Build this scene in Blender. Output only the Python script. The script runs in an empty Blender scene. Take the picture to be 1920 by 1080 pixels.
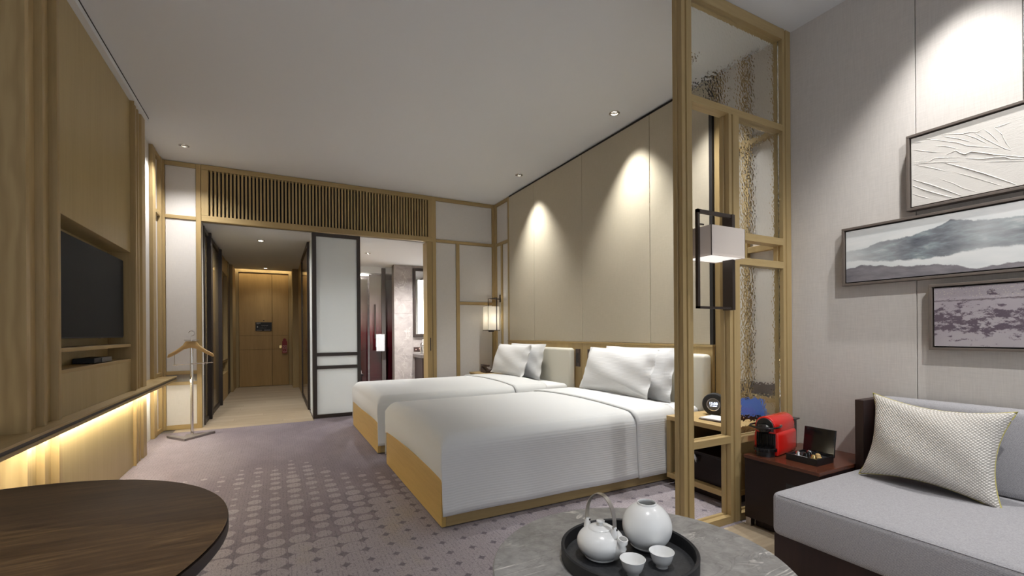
import bpy, bmesh, math, random
from mathutils import Vector, Matrix
random.seed(7)
S = bpy.context.scene
COL = S.collection
PI = math.pi

# ---------------------------------------------------------------- camera
F_PX, YAW, ROLL, CY, H = 846.5677, 0.48184, -0.0068204, 624.268, 1.04
cd_ = bpy.data.cameras.new('camera'); cam = bpy.data.objects.new('camera', cd_); COL.objects.link(cam)
cd_.sensor_width = 36; cd_.sensor_fit = 'HORIZONTAL'; cd_.lens = F_PX / 1920 * 36
cd_.shift_y = (CY - 540) / 1920; cd_.clip_start = 0.02
c, s = math.cos(YAW), math.sin(YAW)
right, down, fwd = Vector((c, -s, 0)), Vector((0, 0, -1)), Vector((s, c, 0))
cr, sr = math.cos(ROLL), math.sin(ROLL)
r2, d2 = right * cr - down * sr, right * sr + down * cr
cam.matrix_world = Matrix(((r2.x, -d2.x, -fwd.x, 0), (r2.y, -d2.y, -fwd.y, 0), (r2.z, -d2.z, -fwd.z, H), (0, 0, 0, 1)))
S.camera = cam

# ---------------------------------------------------------------- world, exposure
wd = bpy.data.worlds.new('world'); S.world = wd; wd.use_nodes = True
wd.node_tree.nodes['Background'].inputs[0].default_value = (0.80, 0.88, 1.0, 1)
wd.node_tree.nodes['Background'].inputs[1].default_value = 0.3
S.view_settings.view_transform = 'Standard'; S.view_settings.look = 'None'
S.view_settings.gamma = 1; S.view_settings.use_curve_mapping = False
S.view_settings.exposure = 0.20
cy = S.cycles; cy.use_light_tree = False
cy.max_bounces = 9; cy.diffuse_bounces = 4; cy.glossy_bounces = 3; cy.transmission_bounces = 8; cy.adaptive_threshold = 0.03; cy.transparent_max_bounces = 12
cy.caustics_reflective = False; cy.caustics_refractive = True; cy.sample_clamp_indirect = 6

# soft ambient fill, added at the unseen window opening behind the camera
def area_light(name, loc, rot, sx, sy, power, color):
    l = bpy.data.lights.new(name, 'AREA'); l.shape = 'RECTANGLE'; l.size = sx; l.size_y = sy; l.energy = power; l.color = color
    o = bpy.data.objects.new(name, l); COL.objects.link(o); o.location = loc; o.rotation_euler = rot
    return o
WINDOW_FILL_POWER = 25
area_light('window_fill', (0.6, -2.06, 1.45), (PI / 2, 0, 0), 3.3, 2.5, WINDOW_FILL_POWER, (0.88, 0.94, 1.0))
WARM = (1.0, 0.985, 0.94); NEUT = (1.0, 0.99, 0.975)

# ---------------------------------------------------------------- helpers
ORG = {}
def linkobj(o, parent=None):
    COL.objects.link(o)
    if parent is not None:
        o.parent = parent; ORG[o] = ORG[parent]
    return o
def tag(o, label=None, cat=None, group=None, kind=None):
    if label: o['label'] = label
    if cat: o['category'] = cat
    if group: o['group'] = group
    if kind: o['kind'] = kind
    return o
def thing(name, label, cat, loc, group=None, rotz=0, local=False):
    o = bpy.data.objects.new(name, None); COL.objects.link(o); o.location = loc; o.rotation_euler = (0, 0, rotz)
    o.empty_display_size = 0.05
    ORG[o] = Vector((0, 0, 0)) if local else Vector(loc)
    return tag(o, label, cat, group)
def obj(name, bm, mat, parent=None, smooth=None, kind=None, origin=None):
    if isinstance(bm, (list, tuple)): bm = join(*bm)
    if origin is not None: org = Vector(origin)
    elif parent is None:
        xs = [v.co.x for v in bm.verts]; ys = [v.co.y for v in bm.verts]; zs = [v.co.z for v in bm.verts]
        org = Vector(((min(xs) + max(xs)) / 2, (min(ys) + max(ys)) / 2, min(zs)))
    else:
        org = ORG[parent]
    bmesh.ops.translate(bm, vec=-org, verts=bm.verts)
    me = bpy.data.meshes.new(name); bm.to_mesh(me); bm.free()
    if smooth is not None:
        me.polygons.foreach_set('use_smooth', [True] * len(me.polygons))
        if smooth < 180: me.set_sharp_from_angle(angle=math.radians(smooth))
    if mat is not None: me.materials.append(MAT[mat] if isinstance(mat, str) else mat)
    o = bpy.data.objects.new(name, me)
    linkobj(o, parent)
    if parent is None: o.location = org; ORG[o] = org
    if kind: o['kind'] = kind
    return o
def share(src, name, parent, loc):
    o = bpy.data.objects.new(name, src.data); linkobj(o, parent); o.location = loc
    return o
def join(*bms):
    out = bmesh.new()
    for b in bms:
        me = bpy.data.meshes.new('tmp'); b.to_mesh(me); b.free(); out.from_mesh(me); bpy.data.meshes.remove(me)
    return out
def box(x0, x1, y0, y1, z0, z1, bev=0, seg=2):
    bm = bmesh.new(); bmesh.ops.create_cube(bm, size=1)
    for v in bm.verts:
        v.co = Vector(((x0 + x1) / 2 + v.co.x * (x1 - x0), (y0 + y1) / 2 + v.co.y * (y1 - y0), (z0 + z1) / 2 + v.co.z * (z1 - z0)))
    if bev > 0:
        bmesh.ops.bevel(bm, geom=bm.edges[:], offset=bev, segments=seg, profile=0.5, affect='EDGES')
    return bm
def prism(poly, axis, a, b, bev=0, seg=2):
    """poly in the two other axes (in xyz order), extruded along axis from a to b"""
    bm = bmesh.new()
    def P(p, t):
        return {'x': (t, p[0], p[1]), 'y': (p[0], t, p[1]), 'z': (p[0], p[1], t)}[axis]
    A = [bm.verts.new(P(p, a)) for p in poly]; B = [bm.verts.new(P(p, b)) for p in poly]
    n = len(poly)
    bm.faces.new(A); bm.faces.new(B[::-1])
    for i in range(n): bm.faces.new((A[i], B[i], B[(i + 1) % n], A[(i + 1) % n]))
    bmesh.ops.recalc_face_normals(bm, faces=bm.faces[:])
    if bev: bmesh.ops.bevel(bm, geom=bm.edges[:], offset=bev, segments=seg, profile=0.5, affect='EDGES')
    return bm
def lathe(prof, cx=0, cy=0, cz=0, n=40, close=False):
    bm = bmesh.new(); rings = []
    for r, z in prof:
        if r < 1e-6: rings.append([bm.verts.new((cx, cy, cz + z))])
        else: rings.append([bm.verts.new((cx + r * math.cos(2 * PI * i / n), cy + r * math.sin(2 * PI * i / n), cz + z)) for i in range(n)])
    pairs = list(zip(rings, rings[1:])) + ([(rings[-1], rings[0])] if close else [])
    for A, B in pairs:
        for i in range(n):
            j = (i + 1) % n
            if len(A) == 1 and len(B) == 1: continue
            if len(A) == 1: bm.faces.new((A[0], B[j], B[i]))
            elif len(B) == 1: bm.faces.new((A[i], A[j], B[0]))
            else: bm.faces.new((A[i], A[j], B[j], B[i]))
    bmesh.ops.recalc_face_normals(bm, faces=bm.faces[:])
    return bm
def tube(pts, r, n=8, closed=False, flat=None):
    """round tube; flat=(width, thick, up) makes a flat band"""
    bm = bmesh.new(); P = [Vector(p) for p in pts]; N = len(P); rings = []
    up = Vector((0, 0, 1))
    for i, p in enumerate(P):
        if closed: t = P[(i + 1) % N] - P[i - 1]
        else: t = P[min(i + 1, N - 1)] - P[max(i - 1, 0)]
        t.normalize()
        ref = Vector(flat[2]) if flat else (up if abs(t.z) < 0.9 else Vector((1, 0, 0)))
        a = t.cross(ref).normalized(); b = a.cross(t).normalized()
        rr = r[i] if isinstance(r, (list, tuple)) else r
        ring = []
        if flat:
            for sx, sy in ((1, 1), (-1, 1), (-1, -1), (1, -1)):
                ring.append(bm.verts.new(p + a * (sx * flat[1] / 2) + b * (sy * flat[0] / 2)))
        else:
            for k in range(n):
                an = 2 * PI * k / n
                ring.append(bm.verts.new(p + a * (rr * math.cos(an)) + b * (rr * math.sin(an))))
        rings.append(ring)
    m = len(rings[0])
    for i in range(N if closed else N - 1):
        A, B = rings[i], rings[(i + 1) % N]
        for k in range(m): bm.faces.new((A[k], A[(k + 1) % m], B[(k + 1) % m], B[k]))
    if not closed: bm.faces.new(rings[0][::-1]); bm.faces.new(rings[-1])
    bmesh.ops.recalc_face_normals(bm, faces=bm.faces[:])
    return bm
def grid(fn, nu, nv, wrap_u=False):
    bm = bmesh.new(); V = [[bm.verts.new(fn(i / (nu if wrap_u else nu - 1), j / (nv - 1))) for j in range(nv)] for i in range(nu)]
    for i in range(nu if wrap_u else nu - 1):
        for j in range(nv - 1):
            a, b = V[i], V[(i + 1) % nu]
            bm.faces.new((a[j], b[j], b[j + 1], a[j + 1]))
    return bm
def plate_holes(x0, x1, y0, y1, z, holes, n=28):
    bm = bmesh.new(); E = []
    def loop(vs):
        for a, b in zip(vs, vs[1:] + vs[:1]): E.append(bm.edges.new((a, b)))
    loop([bm.verts.new(p) for p in ((x0, y0, z), (x1, y0, z), (x1, y1, z), (x0, y1, z))])
    for hx, hy, r in holes:
        loop([bm.verts.new((hx + r * math.cos(2 * PI * k / n), hy + r * math.sin(2 * PI * k / n), z)) for k in range(n)])
    bmesh.ops.triangle_fill(bm, edges=E, use_beauty=True, use_dissolve=False)
    bmesh.ops.recalc_face_normals(bm, faces=bm.faces[:])
    return bm
def pillow(w, h, t, n=28, flange=0.0, seed=1, pinch=0.05, pw=0.42):
    rnd = random.Random(seed); ph = [rnd.uniform(0, 6) for _ in range(6)]
    bm = bmesh.new()
    def pt(u, v, sg):
        x = u * w / 2 * (1 - pinch * (1 - v * v) * u * u); y = v * h / 2 * (1 - pinch * 1.2 * (1 - u * u) * v * v)
        k = 1 - flange
        uu, vv = min(1, abs(u) / k), min(1, abs(v) / k)
        th = t / 2 * max(0, (1 - uu ** 2.2) * (1 - vv ** 2.2)) ** pw
        wr = 0.008 * math.sin(5 * u + ph[0] + 2 * v) * math.sin(4 * v + ph[1]) * min(1, th / (t * 0.25))
        fl = 0.006 * math.sin(9 * v + ph[2]) * (abs(u) > k) + 0.006 * math.sin(9 * u + ph[3]) * (abs(v) > k)
        edge = 0.0015 if max(abs(u), abs(v)) > 0.999 else 0.004
        return Vector((x, y, sg * (th + edge) + (wr if sg > 0 else 0) + fl))
    for sg in (1, -1):
        V = [[bm.verts.new(pt(-1 + 2 * i / n, -1 + 2 * j / n, sg)) for j in range(n + 1)] for i in range(n + 1)]
        for i in range(n):
            for j in range(n):
                f = (V[i][j], V[i + 1][j], V[i + 1][j + 1], V[i][j + 1])
                bm.faces.new(f if sg > 0 else f[::-1])
    bmesh.ops.remove_doubles(bm, verts=bm.verts[:], dist=0.0035)
    bmesh.ops.recalc_face_normals(bm, faces=bm.faces[:])
    return bm
def xform(bm, m):
    bmesh.ops.transform(bm, matrix=m, verts=bm.verts); return bm
def frame_m(origin, ex, ey):
    ex = Vector(ex).normalized(); ey = Vector(ey); ez = ex.cross(ey).normalized(); ey = ez.cross(ex)
    return Matrix(((ex.x, ey.x, ez.x, origin[0]), (ex.y, ey.y, ez.y, origin[1]), (ex.z, ey.z, ez.z, origin[2]), (0, 0, 0, 1)))

# ---------------------------------------------------------------- materials
MAT = {}
class NT:
    def __init__(self, name):
        m = bpy.data.materials.new(name); m.use_nodes = True; self.m = m; self.t = m.node_tree; self.n = self.t.nodes; self.l = self.t.links
        self.b = self.n['Principled BSDF']; MAT[name] = m; self._tc = None
    def node(self, t, **kw):
        x = self.n.new(t)
        for k, v in kw.items(): setattr(x, k, v)
        return x
    def set(self, sock, v):
        if hasattr(v, 'is_output') or isinstance(v, bpy.types.NodeSocket): self.l.new(v, sock)
        else: sock.default_value = v
    def co(self, out='Object'):
        if self._tc is None: self._tc = self.node('ShaderNodeTexCoord')
        return self._tc.outputs[out]
    def map(self, scale=(1, 1, 1), loc=(0, 0, 0), rot=(0, 0, 0), src=None):
        x = self.node('ShaderNodeMapping'); self.l.new(src or self.co(), x.inputs[0])
        x.inputs[1].default_value = loc; x.inputs[2].default_value = rot; x.inputs[3].default_value = scale
        return x.outputs[0]
    def noise(self, vec, scale=5, detail=3, rough=0.5, dist=0):
        x = self.node('ShaderNodeTexNoise'); self.l.new(vec, x.inputs['Vector'])
        x.inputs['Scale'].default_value = scale; x.inputs['Detail'].default_value = detail; x.inputs['Roughness'].default_value = rough; x.inputs['Distortion'].default_value = dist
        return x.outputs[0]
    def voro(self, vec, scale=5, feature='F1', rnd=1, smooth=None):
        x = self.node('ShaderNodeTexVoronoi', feature=feature); self.l.new(vec, x.inputs['Vector'])
        x.inputs['Scale'].default_value = scale; x.inputs['Randomness'].default_value = rnd
        if smooth is not None: x.inputs['Smoothness'].default_value = smooth
        return x.outputs[0]
    def wave(self, vec, scale=5, dist=0, axis='X', detail=2, dscale=1, prof='SIN'):
        x = self.node('ShaderNodeTexWave', bands_direction=axis, wave_profile=prof); self.l.new(vec, x.inputs['Vector'])
        x.inputs['Scale'].default_value = scale; x.inputs['Distortion'].default_value = dist; x.inputs['Detail'].default_value = detail; x.inputs['Detail Scale'].default_value = dscale
        return x.outputs['Fac']
    def ramp(self, fac, stops, interp='LINEAR'):
        x = self.node('ShaderNodeValToRGB'); self.set(x.inputs[0], fac); x.color_ramp.interpolation = interp
        e = x.color_ramp.elements
        while len(e) < len(stops): e.new(0.5)
        for k, (p, col) in enumerate(stops):
            e[k].position = p; e[k].color = (*col, 1) if hasattr(col, '__len__') else (col, col, col, 1)
        return x.outputs[0]
    def math(self, op, a, b=0.0, c=0.0, clamp=False):
        x = self.node('ShaderNodeMath', operation=op, use_clamp=clamp)
        self.set(x.inputs[0], a); self.set(x.inputs[1], b); self.set(x.inputs[2], c)
        return x.outputs[0]
    def mix(self, fac, a, b, typ='MIX'):
        x = self.node('ShaderNodeMix', data_type='RGBA', blend_type=typ)
        self.set(x.inputs[0], fac)
        for sk, v in ((x.inputs[6], a), (x.inputs[7], b)):
            self.set(sk, (*v, 1) if isinstance(v, tuple) and len(v) == 3 else v)
        return x.outputs[2]
    def sep(self, vec):
        x = self.node('ShaderNodeSeparateXYZ'); self.l.new(vec, x.inputs[0]); return x.outputs
    def comb(self, a, b, c):
        x = self.node('ShaderNodeCombineXYZ'); self.set(x.inputs[0], a); self.set(x.inputs[1], b); self.set(x.inputs[2], c); return x.outputs[0]
    def bump(self, h, strength=0.3, dist=0.01):
        x = self.node('ShaderNodeBump'); self.l.new(h, x.inputs['Height']); x.inputs['Strength'].default_value = strength; x.inputs['Distance'].default_value = dist
        self.l.new(x.outputs[0], self.b.inputs['Normal']); return x
    def fin(self, col=None, rough=None, metal=None, spec=None, trans=None, ior=None, emit=None, estr=None, coat=None, sheen=None):
        I = self.b.inputs
        def st(k, v):
            if v is not None: self.set(I[k], (*v, 1) if isinstance(v, tuple) and len(v) == 3 else v)
        st('Base Color', col); st('Roughness', rough); st('Metallic', metal); st('Specular IOR Level', spec); st('Transmission Weight', trans); st('IOR', ior)
        st('Emission Color', emit); st('Emission Strength', estr); st('Coat Weight', coat); st('Sheen Weight', sheen)
        return self.m
def plain(name, col, rough=0.5, **k): return NT(name).fin(col=col, rough=rough, **k)
def wood(name, c1, c2, axis='z', fine=70, rough=0.45, figure=0.0, spec=0.35):
    n = NT(name); st = {'x': (0.05, 1, 1), 'y': (1, 0.05, 1), 'z': (1, 1, 0.05)}[axis]
    a = n.noise(n.map(st), fine, 4, 0.6); b = n.noise(n.map(tuple(v * 1.0 for v in st), loc=(3, 5, 7)), fine * 0.12, 2, 0.5)
    f = n.math('ADD', n.math('MULTIPLY', a, 0.55), n.math('MULTIPLY', b, 0.45))
    if figure:
        st2 = {'x': (0.22, 1, 1), 'y': (1, 0.22, 1), 'z': (1, 1, 0.22)}[axis]
        w = n.wave(n.map(st2), 5, 9.0, {'x': 'Y', 'y': 'X', 'z': 'X'}[axis], 2, 1.6)
        f = n.math('ADD', n.math('MULTIPLY', f, 1 - figure), n.math('MULTIPLY', w, figure))
    col = n.ramp(f, [(0.32, c2), (0.68, c1)])
    n.bump(a, 0.08, 0.002)
    return n.fin(col=col, rough=rough, spec=spec)
def linen(name, c, var=0.06, scale=260, rough=0.85, bump=0.15):
    n = NT(name)
    a = n.noise(n.map((1, 1, 0.06)), scale, 2, 0.6); b = n.noise(n.map((0.06, 0.06, 1)), scale, 2, 0.6)
    f = n.math('MULTIPLY', n.math('ADD', a, b), 0.5)
    lo = tuple(v * (1 - var) for v in c); hi = tuple(min(1, v * (1 + var)) for v in c)
    n.bump(f, bump, 0.002)
    return n.fin(col=n.ramp(f, [(0.35, lo), (0.65, hi)]), rough=rough, spec=0.2)
OAK1, OAK2 = (0.425, 0.312, 0.148), (0.335, 0.236, 0.104)
for ax in 'xyz': wood('oak_' + ax, OAK1, OAK2, ax)
wood('oak_panel', (0.445, 0.345, 0.172), (0.385, 0.29, 0.138), 'z', 60, 0.42)
wood('oak_figured', (0.50, 0.37, 0.185), (0.40, 0.285, 0.132), 'z', 60, 0.42, 0.3)
wood('oak_bed', (0.56, 0.375, 0.125), (0.46, 0.295, 0.09), 'y', 70, 0.4)
wood('oak_light', (0.60, 0.43, 0.20), (0.48, 0.33, 0.14), 'y', 70, 0.42)
wood('door_oak', (0.43, 0.275, 0.105), (0.34, 0.21, 0.075), 'z', 60, 0.4)
wood('plank_oak', (0.45, 0.365, 0.26), (0.33, 0.255, 0.17), 'x', 45, 0.5)
wood('plank_oak_pale', (0.49, 0.40, 0.29), (0.37, 0.295, 0.20), 'x', 45, 0.5)
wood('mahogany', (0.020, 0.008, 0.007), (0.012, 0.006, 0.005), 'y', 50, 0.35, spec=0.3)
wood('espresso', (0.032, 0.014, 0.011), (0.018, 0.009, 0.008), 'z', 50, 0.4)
wood('mahogany_lit', (0.12, 0.036, 0.018), (0.075, 0.024, 0.013), 'y', 50, 0.25, spec=0.5)  # brighter mahogany copy, light on the cabinet top put into its colour
wood('hanger_wood', (0.62, 0.42, 0.18), (0.50, 0.32, 0.13), 'x', 70, 0.4)
linen('wall_fabric', (0.60, 0.565, 0.53))
linen('panel_fabric', (0.66, 0.63, 0.595), 0.04)
linen('tan_fabric', (0.47, 0.42, 0.325), 0.04)
linen('grey_band', (0.32, 0.30, 0.27))
plain('ceiling_white', (0.765, 0.775, 0.785), 0.9, spec=0.1)
plain('wall_plain', (0.62, 0.60, 0.56), 0.9)
plain('black_gap', (0.012, 0.010, 0.009), 0.7)
plain('dark_bronze', (0.040, 0.029, 0.024), 0.42, metal=0.3)
plain('black_plastic', (0.012, 0.012, 0.013), 0.28)
plain('black_matte', (0.016, 0.016, 0.018), 0.6)
plain('black_gloss', (0.006, 0.006, 0.007), 0.12)
plain('brown_plate', (0.045, 0.026, 0.022), 0.35)
plain('chrome', (0.82, 0.80, 0.77), 0.14, metal=1)
plain('steel_brushed', (0.55, 0.52, 0.49), 0.32, metal=1)
plain('base_steel', (0.30, 0.275, 0.27), 0.38, metal=0.9)
plain('porcelain', (0.87, 0.87, 0.86), 0.25, spec=0.5)
plain('porcelain_hole_shade', (0.35, 0.35, 0.34), 0.6)  # grey stands in for the shade inside the teapot spout
plain('cream_leather', (0.70, 0.67, 0.575), 0.5)
plain('white_linen_plain', (0.80, 0.80, 0.80), 0.85)
plain('paper', (0.80, 0.80, 0.82), 0.7)
plain('red_gloss', (0.62, 0.012, 0.008), 0.16, spec=0.6, coat=0.5)
plain('red_tag', (0.22, 0.012, 0.016), 0.5)
plain('tag_print', (0.72, 0.50, 0.45), 0.6)
plain('plate_print', (0.45, 0.42, 0.40), 0.6)
plain('blue_card', (0.03, 0.10, 0.42), 0.45)
plain('gold', (0.75, 0.55, 0.25), 0.25, metal=1)
plain('silver', (0.80, 0.80, 0.82), 0.2, metal=1)
plain('mirror_glass', (0.80, 0.82, 0.82), 0.03, metal=1)
plain('bronze_mirror', (0.40, 0.31, 0.20), 0.10, metal=1)
plain('bronze_glass', (0.20, 0.145, 0.07), 0.14, spec=0.6)
plain('stb_silver', (0.16, 0.16, 0.155), 0.4, metal=0.5)
plain('frame_wood', (0.13, 0.105, 0.088), 0.5)
plain('yellow_piping', (0.52, 0.46, 0.14), 0.7)
plain('granite', (0.12, 0.105, 0.10), 0.4)
plain('screen_glass', (0.014, 0.016, 0.0185), 0.5, spec=0.10)
def emitter(name, col, st):
    return NT(name).fin(col=(0.8, 0.8, 0.8), rough=0.6, emit=col, estr=st)
emitter('lamp_disc', (1, 0.93, 0.82), 14); emitter('led_warm', (1.0, 0.93, 0.74), 85); emitter('led_cove', (1.0, 0.86, 0.62), 28)
emitter('led_shower', (1.0, 0.95, 0.88), 40); emitter('led_white', (1.0, 0.97, 0.93), 11); emitter('digit', (0.62, 0.72, 1.0), 3.2); emitter('shade_diffuser', (1.0, 0.96, 0.90), 0.75)
emitter('bulb', (1.0, 0.93, 0.80), 30)
def shade_mat(name, col, trans):
    n = NT(name); f = n.noise(n.map((1, 1, 1)), 400, 1)
    tr = n.node('ShaderNodeBsdfTranslucent'); tr.inputs[0].default_value = (*col, 1)
    mx = n.node('ShaderNodeMixShader'); mx.inputs[0].default_value = trans
    n.fin(col=col, rough=0.9); n.bump(f, 0.1, 0.001)
    n.l.new(n.b.outputs[0], mx.inputs[1]); n.l.new(tr.outputs[0], mx.inputs[2]); n.l.new(mx.outputs[0], n.n['Material Output'].inputs[0])
shade_mat('lamp_shade', (0.86, 0.84, 0.79), 0.6)
shade_mat('linen_shade', (0.72, 0.66, 0.61), 0.35)
# frosted glass with a fine woven grid
n = NT('frosted_glass'); g = n.math('ADD', n.wave(n.map(), 26, 0, 'X', 0), n.wave(n.map(), 26, 0, 'Z', 0)); n.bump(g, 0.12, 0.001)
n.fin(col=(0.82, 0.84, 0.83), rough=0.3, spec=0.4)
tr = n.node('ShaderNodeBsdfTranslucent'); tr.inputs[0].default_value = (0.84, 0.86, 0.86, 1)
mx = n.node('ShaderNodeMixShader'); mx.inputs[0].default_value = 0.45
n.l.new(n.b.outputs[0], mx.inputs[1]); n.l.new(tr.outputs[0], mx.inputs[2]); n.l.new(mx.outputs[0], n.n['Material Output'].inputs[0])
# hammered clear glass of the room divider
n = NT('hammered_glass'); v = n.voro(n.map((1, 1, 1)), 66, 'SMOOTH_F1', 1, 0.7); n.bump(v, 0.22, 0.004)
n.fin(col=(0.97, 0.99, 0.975), rough=0.0, trans=1.0, ior=1.3)
# bedding with a fine horizontal rib
n = NT('bedding'); x = n.sep(n.co()); q = n.math('SUBTRACT', x[1], x[2]); w = n.wave(n.comb(q, 0.0, 0.0), 24, 0.6, 'X', 2, 3)
n.bump(n.math('ADD', w, n.math('MULTIPLY', n.noise(n.map(), 9, 2), 0.6)), 0.14, 0.004)
n.fin(col=(0.70, 0.705, 0.70), rough=0.85, spec=0.2, sheen=0.1)
n = NT('pillow_cotton'); x = n.sep(n.co()); w = n.wave(n.comb(x[2], 0.0, 0.0), 30, 0.8, 'X', 2, 3); n.bump(w, 0.16, 0.003)
n.fin(col=(0.80, 0.80, 0.80), rough=0.85, spec=0.2)
# carpet: columns of pale discs that grow until only dark diamonds are left between them
n = NT('carpet'); co = n.sep(n.co('Object'))
CX0, CY0 = 0.0, 0.0
px, py = co[0], co[1]
P = 0.1135
sc = n.map((1 / P, 1 / P, 1), loc=(0.0, 0.0, 0))
ss = n.sep(sc)
fu = n.math('SUBTRACT', n.math('FRACT', n.math('ADD', ss[0], 100.0)), 0.5); fv = n.math('SUBTRACT', n.math('FRACT', n.math('ADD', ss[1], 100.0)), 0.5)
cell = n.comb(n.math('FLOOR', n.math('ADD', ss[0], 100.0)), n.math('FLOOR', n.math('ADD', ss[1], 100.0)), 0.0)
wn = n.node('ShaderNodeTexWhiteNoise', noise_dimensions='2D'); n.l.new(cell, wn.inputs[0])
dist = n.math('SQRT', n.math('ADD', n.math('MULTIPLY', fu, fu), n.math('MULTIPLY', fv, fv)))
big = n.noise(n.map((0.85, 0.85, 1), loc=(2.2, 0.6, 0)), 1.0, 1, 0.4)
# radius field grows towards the seating end of the room
field = n.math('ADD', n.math('MULTIPLY', n.math('SUBTRACT', 1.22, py), 0.42), n.math('MULTIPLY', n.math('SUBTRACT', big, 0.5), 1.3))
field = n.math('ADD', field, n.math('MULTIPLY', n.math('SUBTRACT', px, 0.0), 0.10))
field = n.math('ADD', field, n.math('MULTIPLY', n.math('SUBTRACT', wn.outputs[0], 0.5), 0.22))
rad = n.math('MINIMUM', n.math('MAXIMUM', field, 0.0), 0.615)
inside = n.math('MULTIPLY', n.math('SUBTRACT', rad, dist), 22.0, clamp=True)
st = n.math('GREATER_THAN', n.wave(n.map((1, 0, 0)), 16.0, 0.0, 'X', 0), 0.80)
dash = n.math('GREATER_THAN', n.noise(n.map((60, 40, 1)), 1.0, 1), 0.52)
fleck = n.noise(n.map(), 170, 2, 0.7)
mott = n.noise(n.map((1, 0.6, 1)), 2.6, 3, 0.6)
base = n.ramp(mott, [(0.3, (0.195, 0.163, 0.185)), (0.7, (0.255, 0.222, 0.243))])
disc = n.ramp(mott, [(0.3, (0.33, 0.29, 0.30)), (0.62, (0.355, 0.318, 0.335)), (0.72, (0.365, 0.318, 0.292))])
base = n.mix(n.math('MULTIPLY', n.math('MULTIPLY', n.math('SUBTRACT', field, 0.40), 5.0, clamp=True), 0.42), base, (0.085, 0.075, 0.095))
colr = n.mix(n.math('MULTIPLY', inside, 0.88), base, disc)
colr = n.mix(n.math('MULTIPLY', n.math('MULTIPLY', st, dash), 0.30), colr, (0.10, 0.085, 0.11))
colr = n.mix(0.42, colr, n.ramp(fleck, [(0.32, 0.28), (0.68, 0.80)]), 'OVERLAY')
n.bump(fleck, 0.35, 0.004); n.fin(col=colr, rough=0.95, spec=0.05)
# grey sofa tweed
def tweed(name, c1, c2, s=220):
    n = NT(name); a = n.noise(n.map((1, 1, 1)), s, 2, 0.75); b = n.wave(n.map((1, 1, 1)), s * 0.55, 3, 'DIAGONAL', 2, 2); f = n.math('ADD', n.math('MULTIPLY', a, 0.7), n.math('MULTIPLY', b, 0.3))
    n.bump(f, 0.35, 0.004); n.fin(col=n.ramp(f, [(0.3, c2), (0.7, c1)]), rough=0.95, spec=0.1)
tweed('sofa_grey', (0.47, 0.46, 0.48), (0.30, 0.295, 0.31))
n = NT('basket_weave'); a = n.math('MULTIPLY', n.wave(n.map(rot=(0.785, 0, 0)), 40, 0.3, 'Y', 1, 2), n.wave(n.map(rot=(0.785, 0, 0)), 40, 0.3, 'Z', 1, 2)); n.bump(a, 0.6, 0.006)
n.fin(col=n.ramp(a, [(0.02, (0.47, 0.44, 0.40)), (0.40, (0.80, 0.76, 0.71))]), rough=0.95, spec=0.1)
# stones
def stone(name, c1, c2, vein, sc=6, rough=0.3, amt=1.0):
    n = NT(name); a = n.noise(n.map(), sc, 6, 0.65, 0.6)
    w = n.noise(n.map((1, 1.5, 1), loc=(4, 1, 2), rot=(0, 0, 0.5)), sc * 0.55, 5, 0.55, 1.8)
    ve = n.math('SUBTRACT', 1.0, n.math('MULTIPLY', n.math('ABSOLUTE', n.math('SUBTRACT', w, 0.5)), 55.0), clamp=True)
    gate = n.ramp(n.noise(n.map(loc=(9, 9, 9)), sc * 0.4, 2), [(0.48, 0.0), (0.62, 1.0)])
    ve = n.math('MULTIPLY', n.math('MULTIPLY', ve, gate), amt)
    n.fin(col=n.mix(ve, n.ramp(a, [(0.25, c2), (0.75, c1)]), vein), rough=rough)
n = NT('grey_marble'); a = n.noise(n.map(), 26, 6, 0.7, 0.4); big = n.noise(n.map(loc=(1, 2, 0)), 5, 3, 0.5)
def vein(rot, sc, width, loc): return n.math('SUBTRACT', 1.0, n.math('MULTIPLY', n.math('ABSOLUTE', n.math('SUBTRACT', n.noise(n.map((0.45, 1.6, 1), loc=loc, rot=(0, 0, rot)), sc, 4, 0.6, 1.2), 0.5)), width), clamp=True)
ve = n.math('MULTIPLY', vein(0.25, 5.0, 70, (3, 1, 0)), n.ramp(n.noise(n.map(loc=(9, 4, 0)), 6, 2), [(0.46, 0.0), (0.6, 0.9)]))
vd = n.math('MULTIPLY', vein(-0.5, 7.0, 60, (7, 5, 0)), 0.5)
colr = n.ramp(n.math('ADD', n.math('MULTIPLY', a, 0.65), n.math('MULTIPLY', big, 0.35)), [(0.3, (0.16, 0.155, 0.15)), (0.5, (0.27, 0.263, 0.255)), (0.7, (0.40, 0.39, 0.38))])
colr = n.mix(vd, colr, (0.14, 0.135, 0.13)); colr = n.mix(ve, colr, (0.70, 0.67, 0.63)); n.fin(col=colr, rough=0.34)
stone('bath_stone', (0.40, 0.36, 0.34), (0.24, 0.215, 0.205), (0.58, 0.53, 0.50), 7, 0.35, 0.8)
plain('grout', (0.16, 0.14, 0.13), 0.8)
# dark table top: book-matched dark boards
n = NT('walnut_dark'); r_ = n.map((1, 1, 1), rot=(0, 0, 0.35)); q = n.map((0.10, 1, 1), rot=(0, 0, 0.35))
a = n.noise(q, 90, 4, 0.7); b = n.noise(q, 5.5, 2, 0.5); sp = n.sep(r_)
half = n.math('GREATER_THAN', sp[1], 0.14)
f = n.math('ADD', n.math('MULTIPLY', a, 0.5), n.math('MULTIPLY', b, 0.5))
colr = n.ramp(f, [(0.36, (0.030, 0.016, 0.007)), (0.5, (0.075, 0.042, 0.018)), (0.68, (0.19, 0.115, 0.05))])
colr = n.mix(n.math('MULTIPLY', half, 0.5), colr, (0.024, 0.013, 0.008)); n.bump(a, 0.12, 0.002); n.fin(col=colr, rough=0.5, spec=0.3)
plain('walnut_edge', (0.020, 0.012, 0.009), 0.45)
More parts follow.
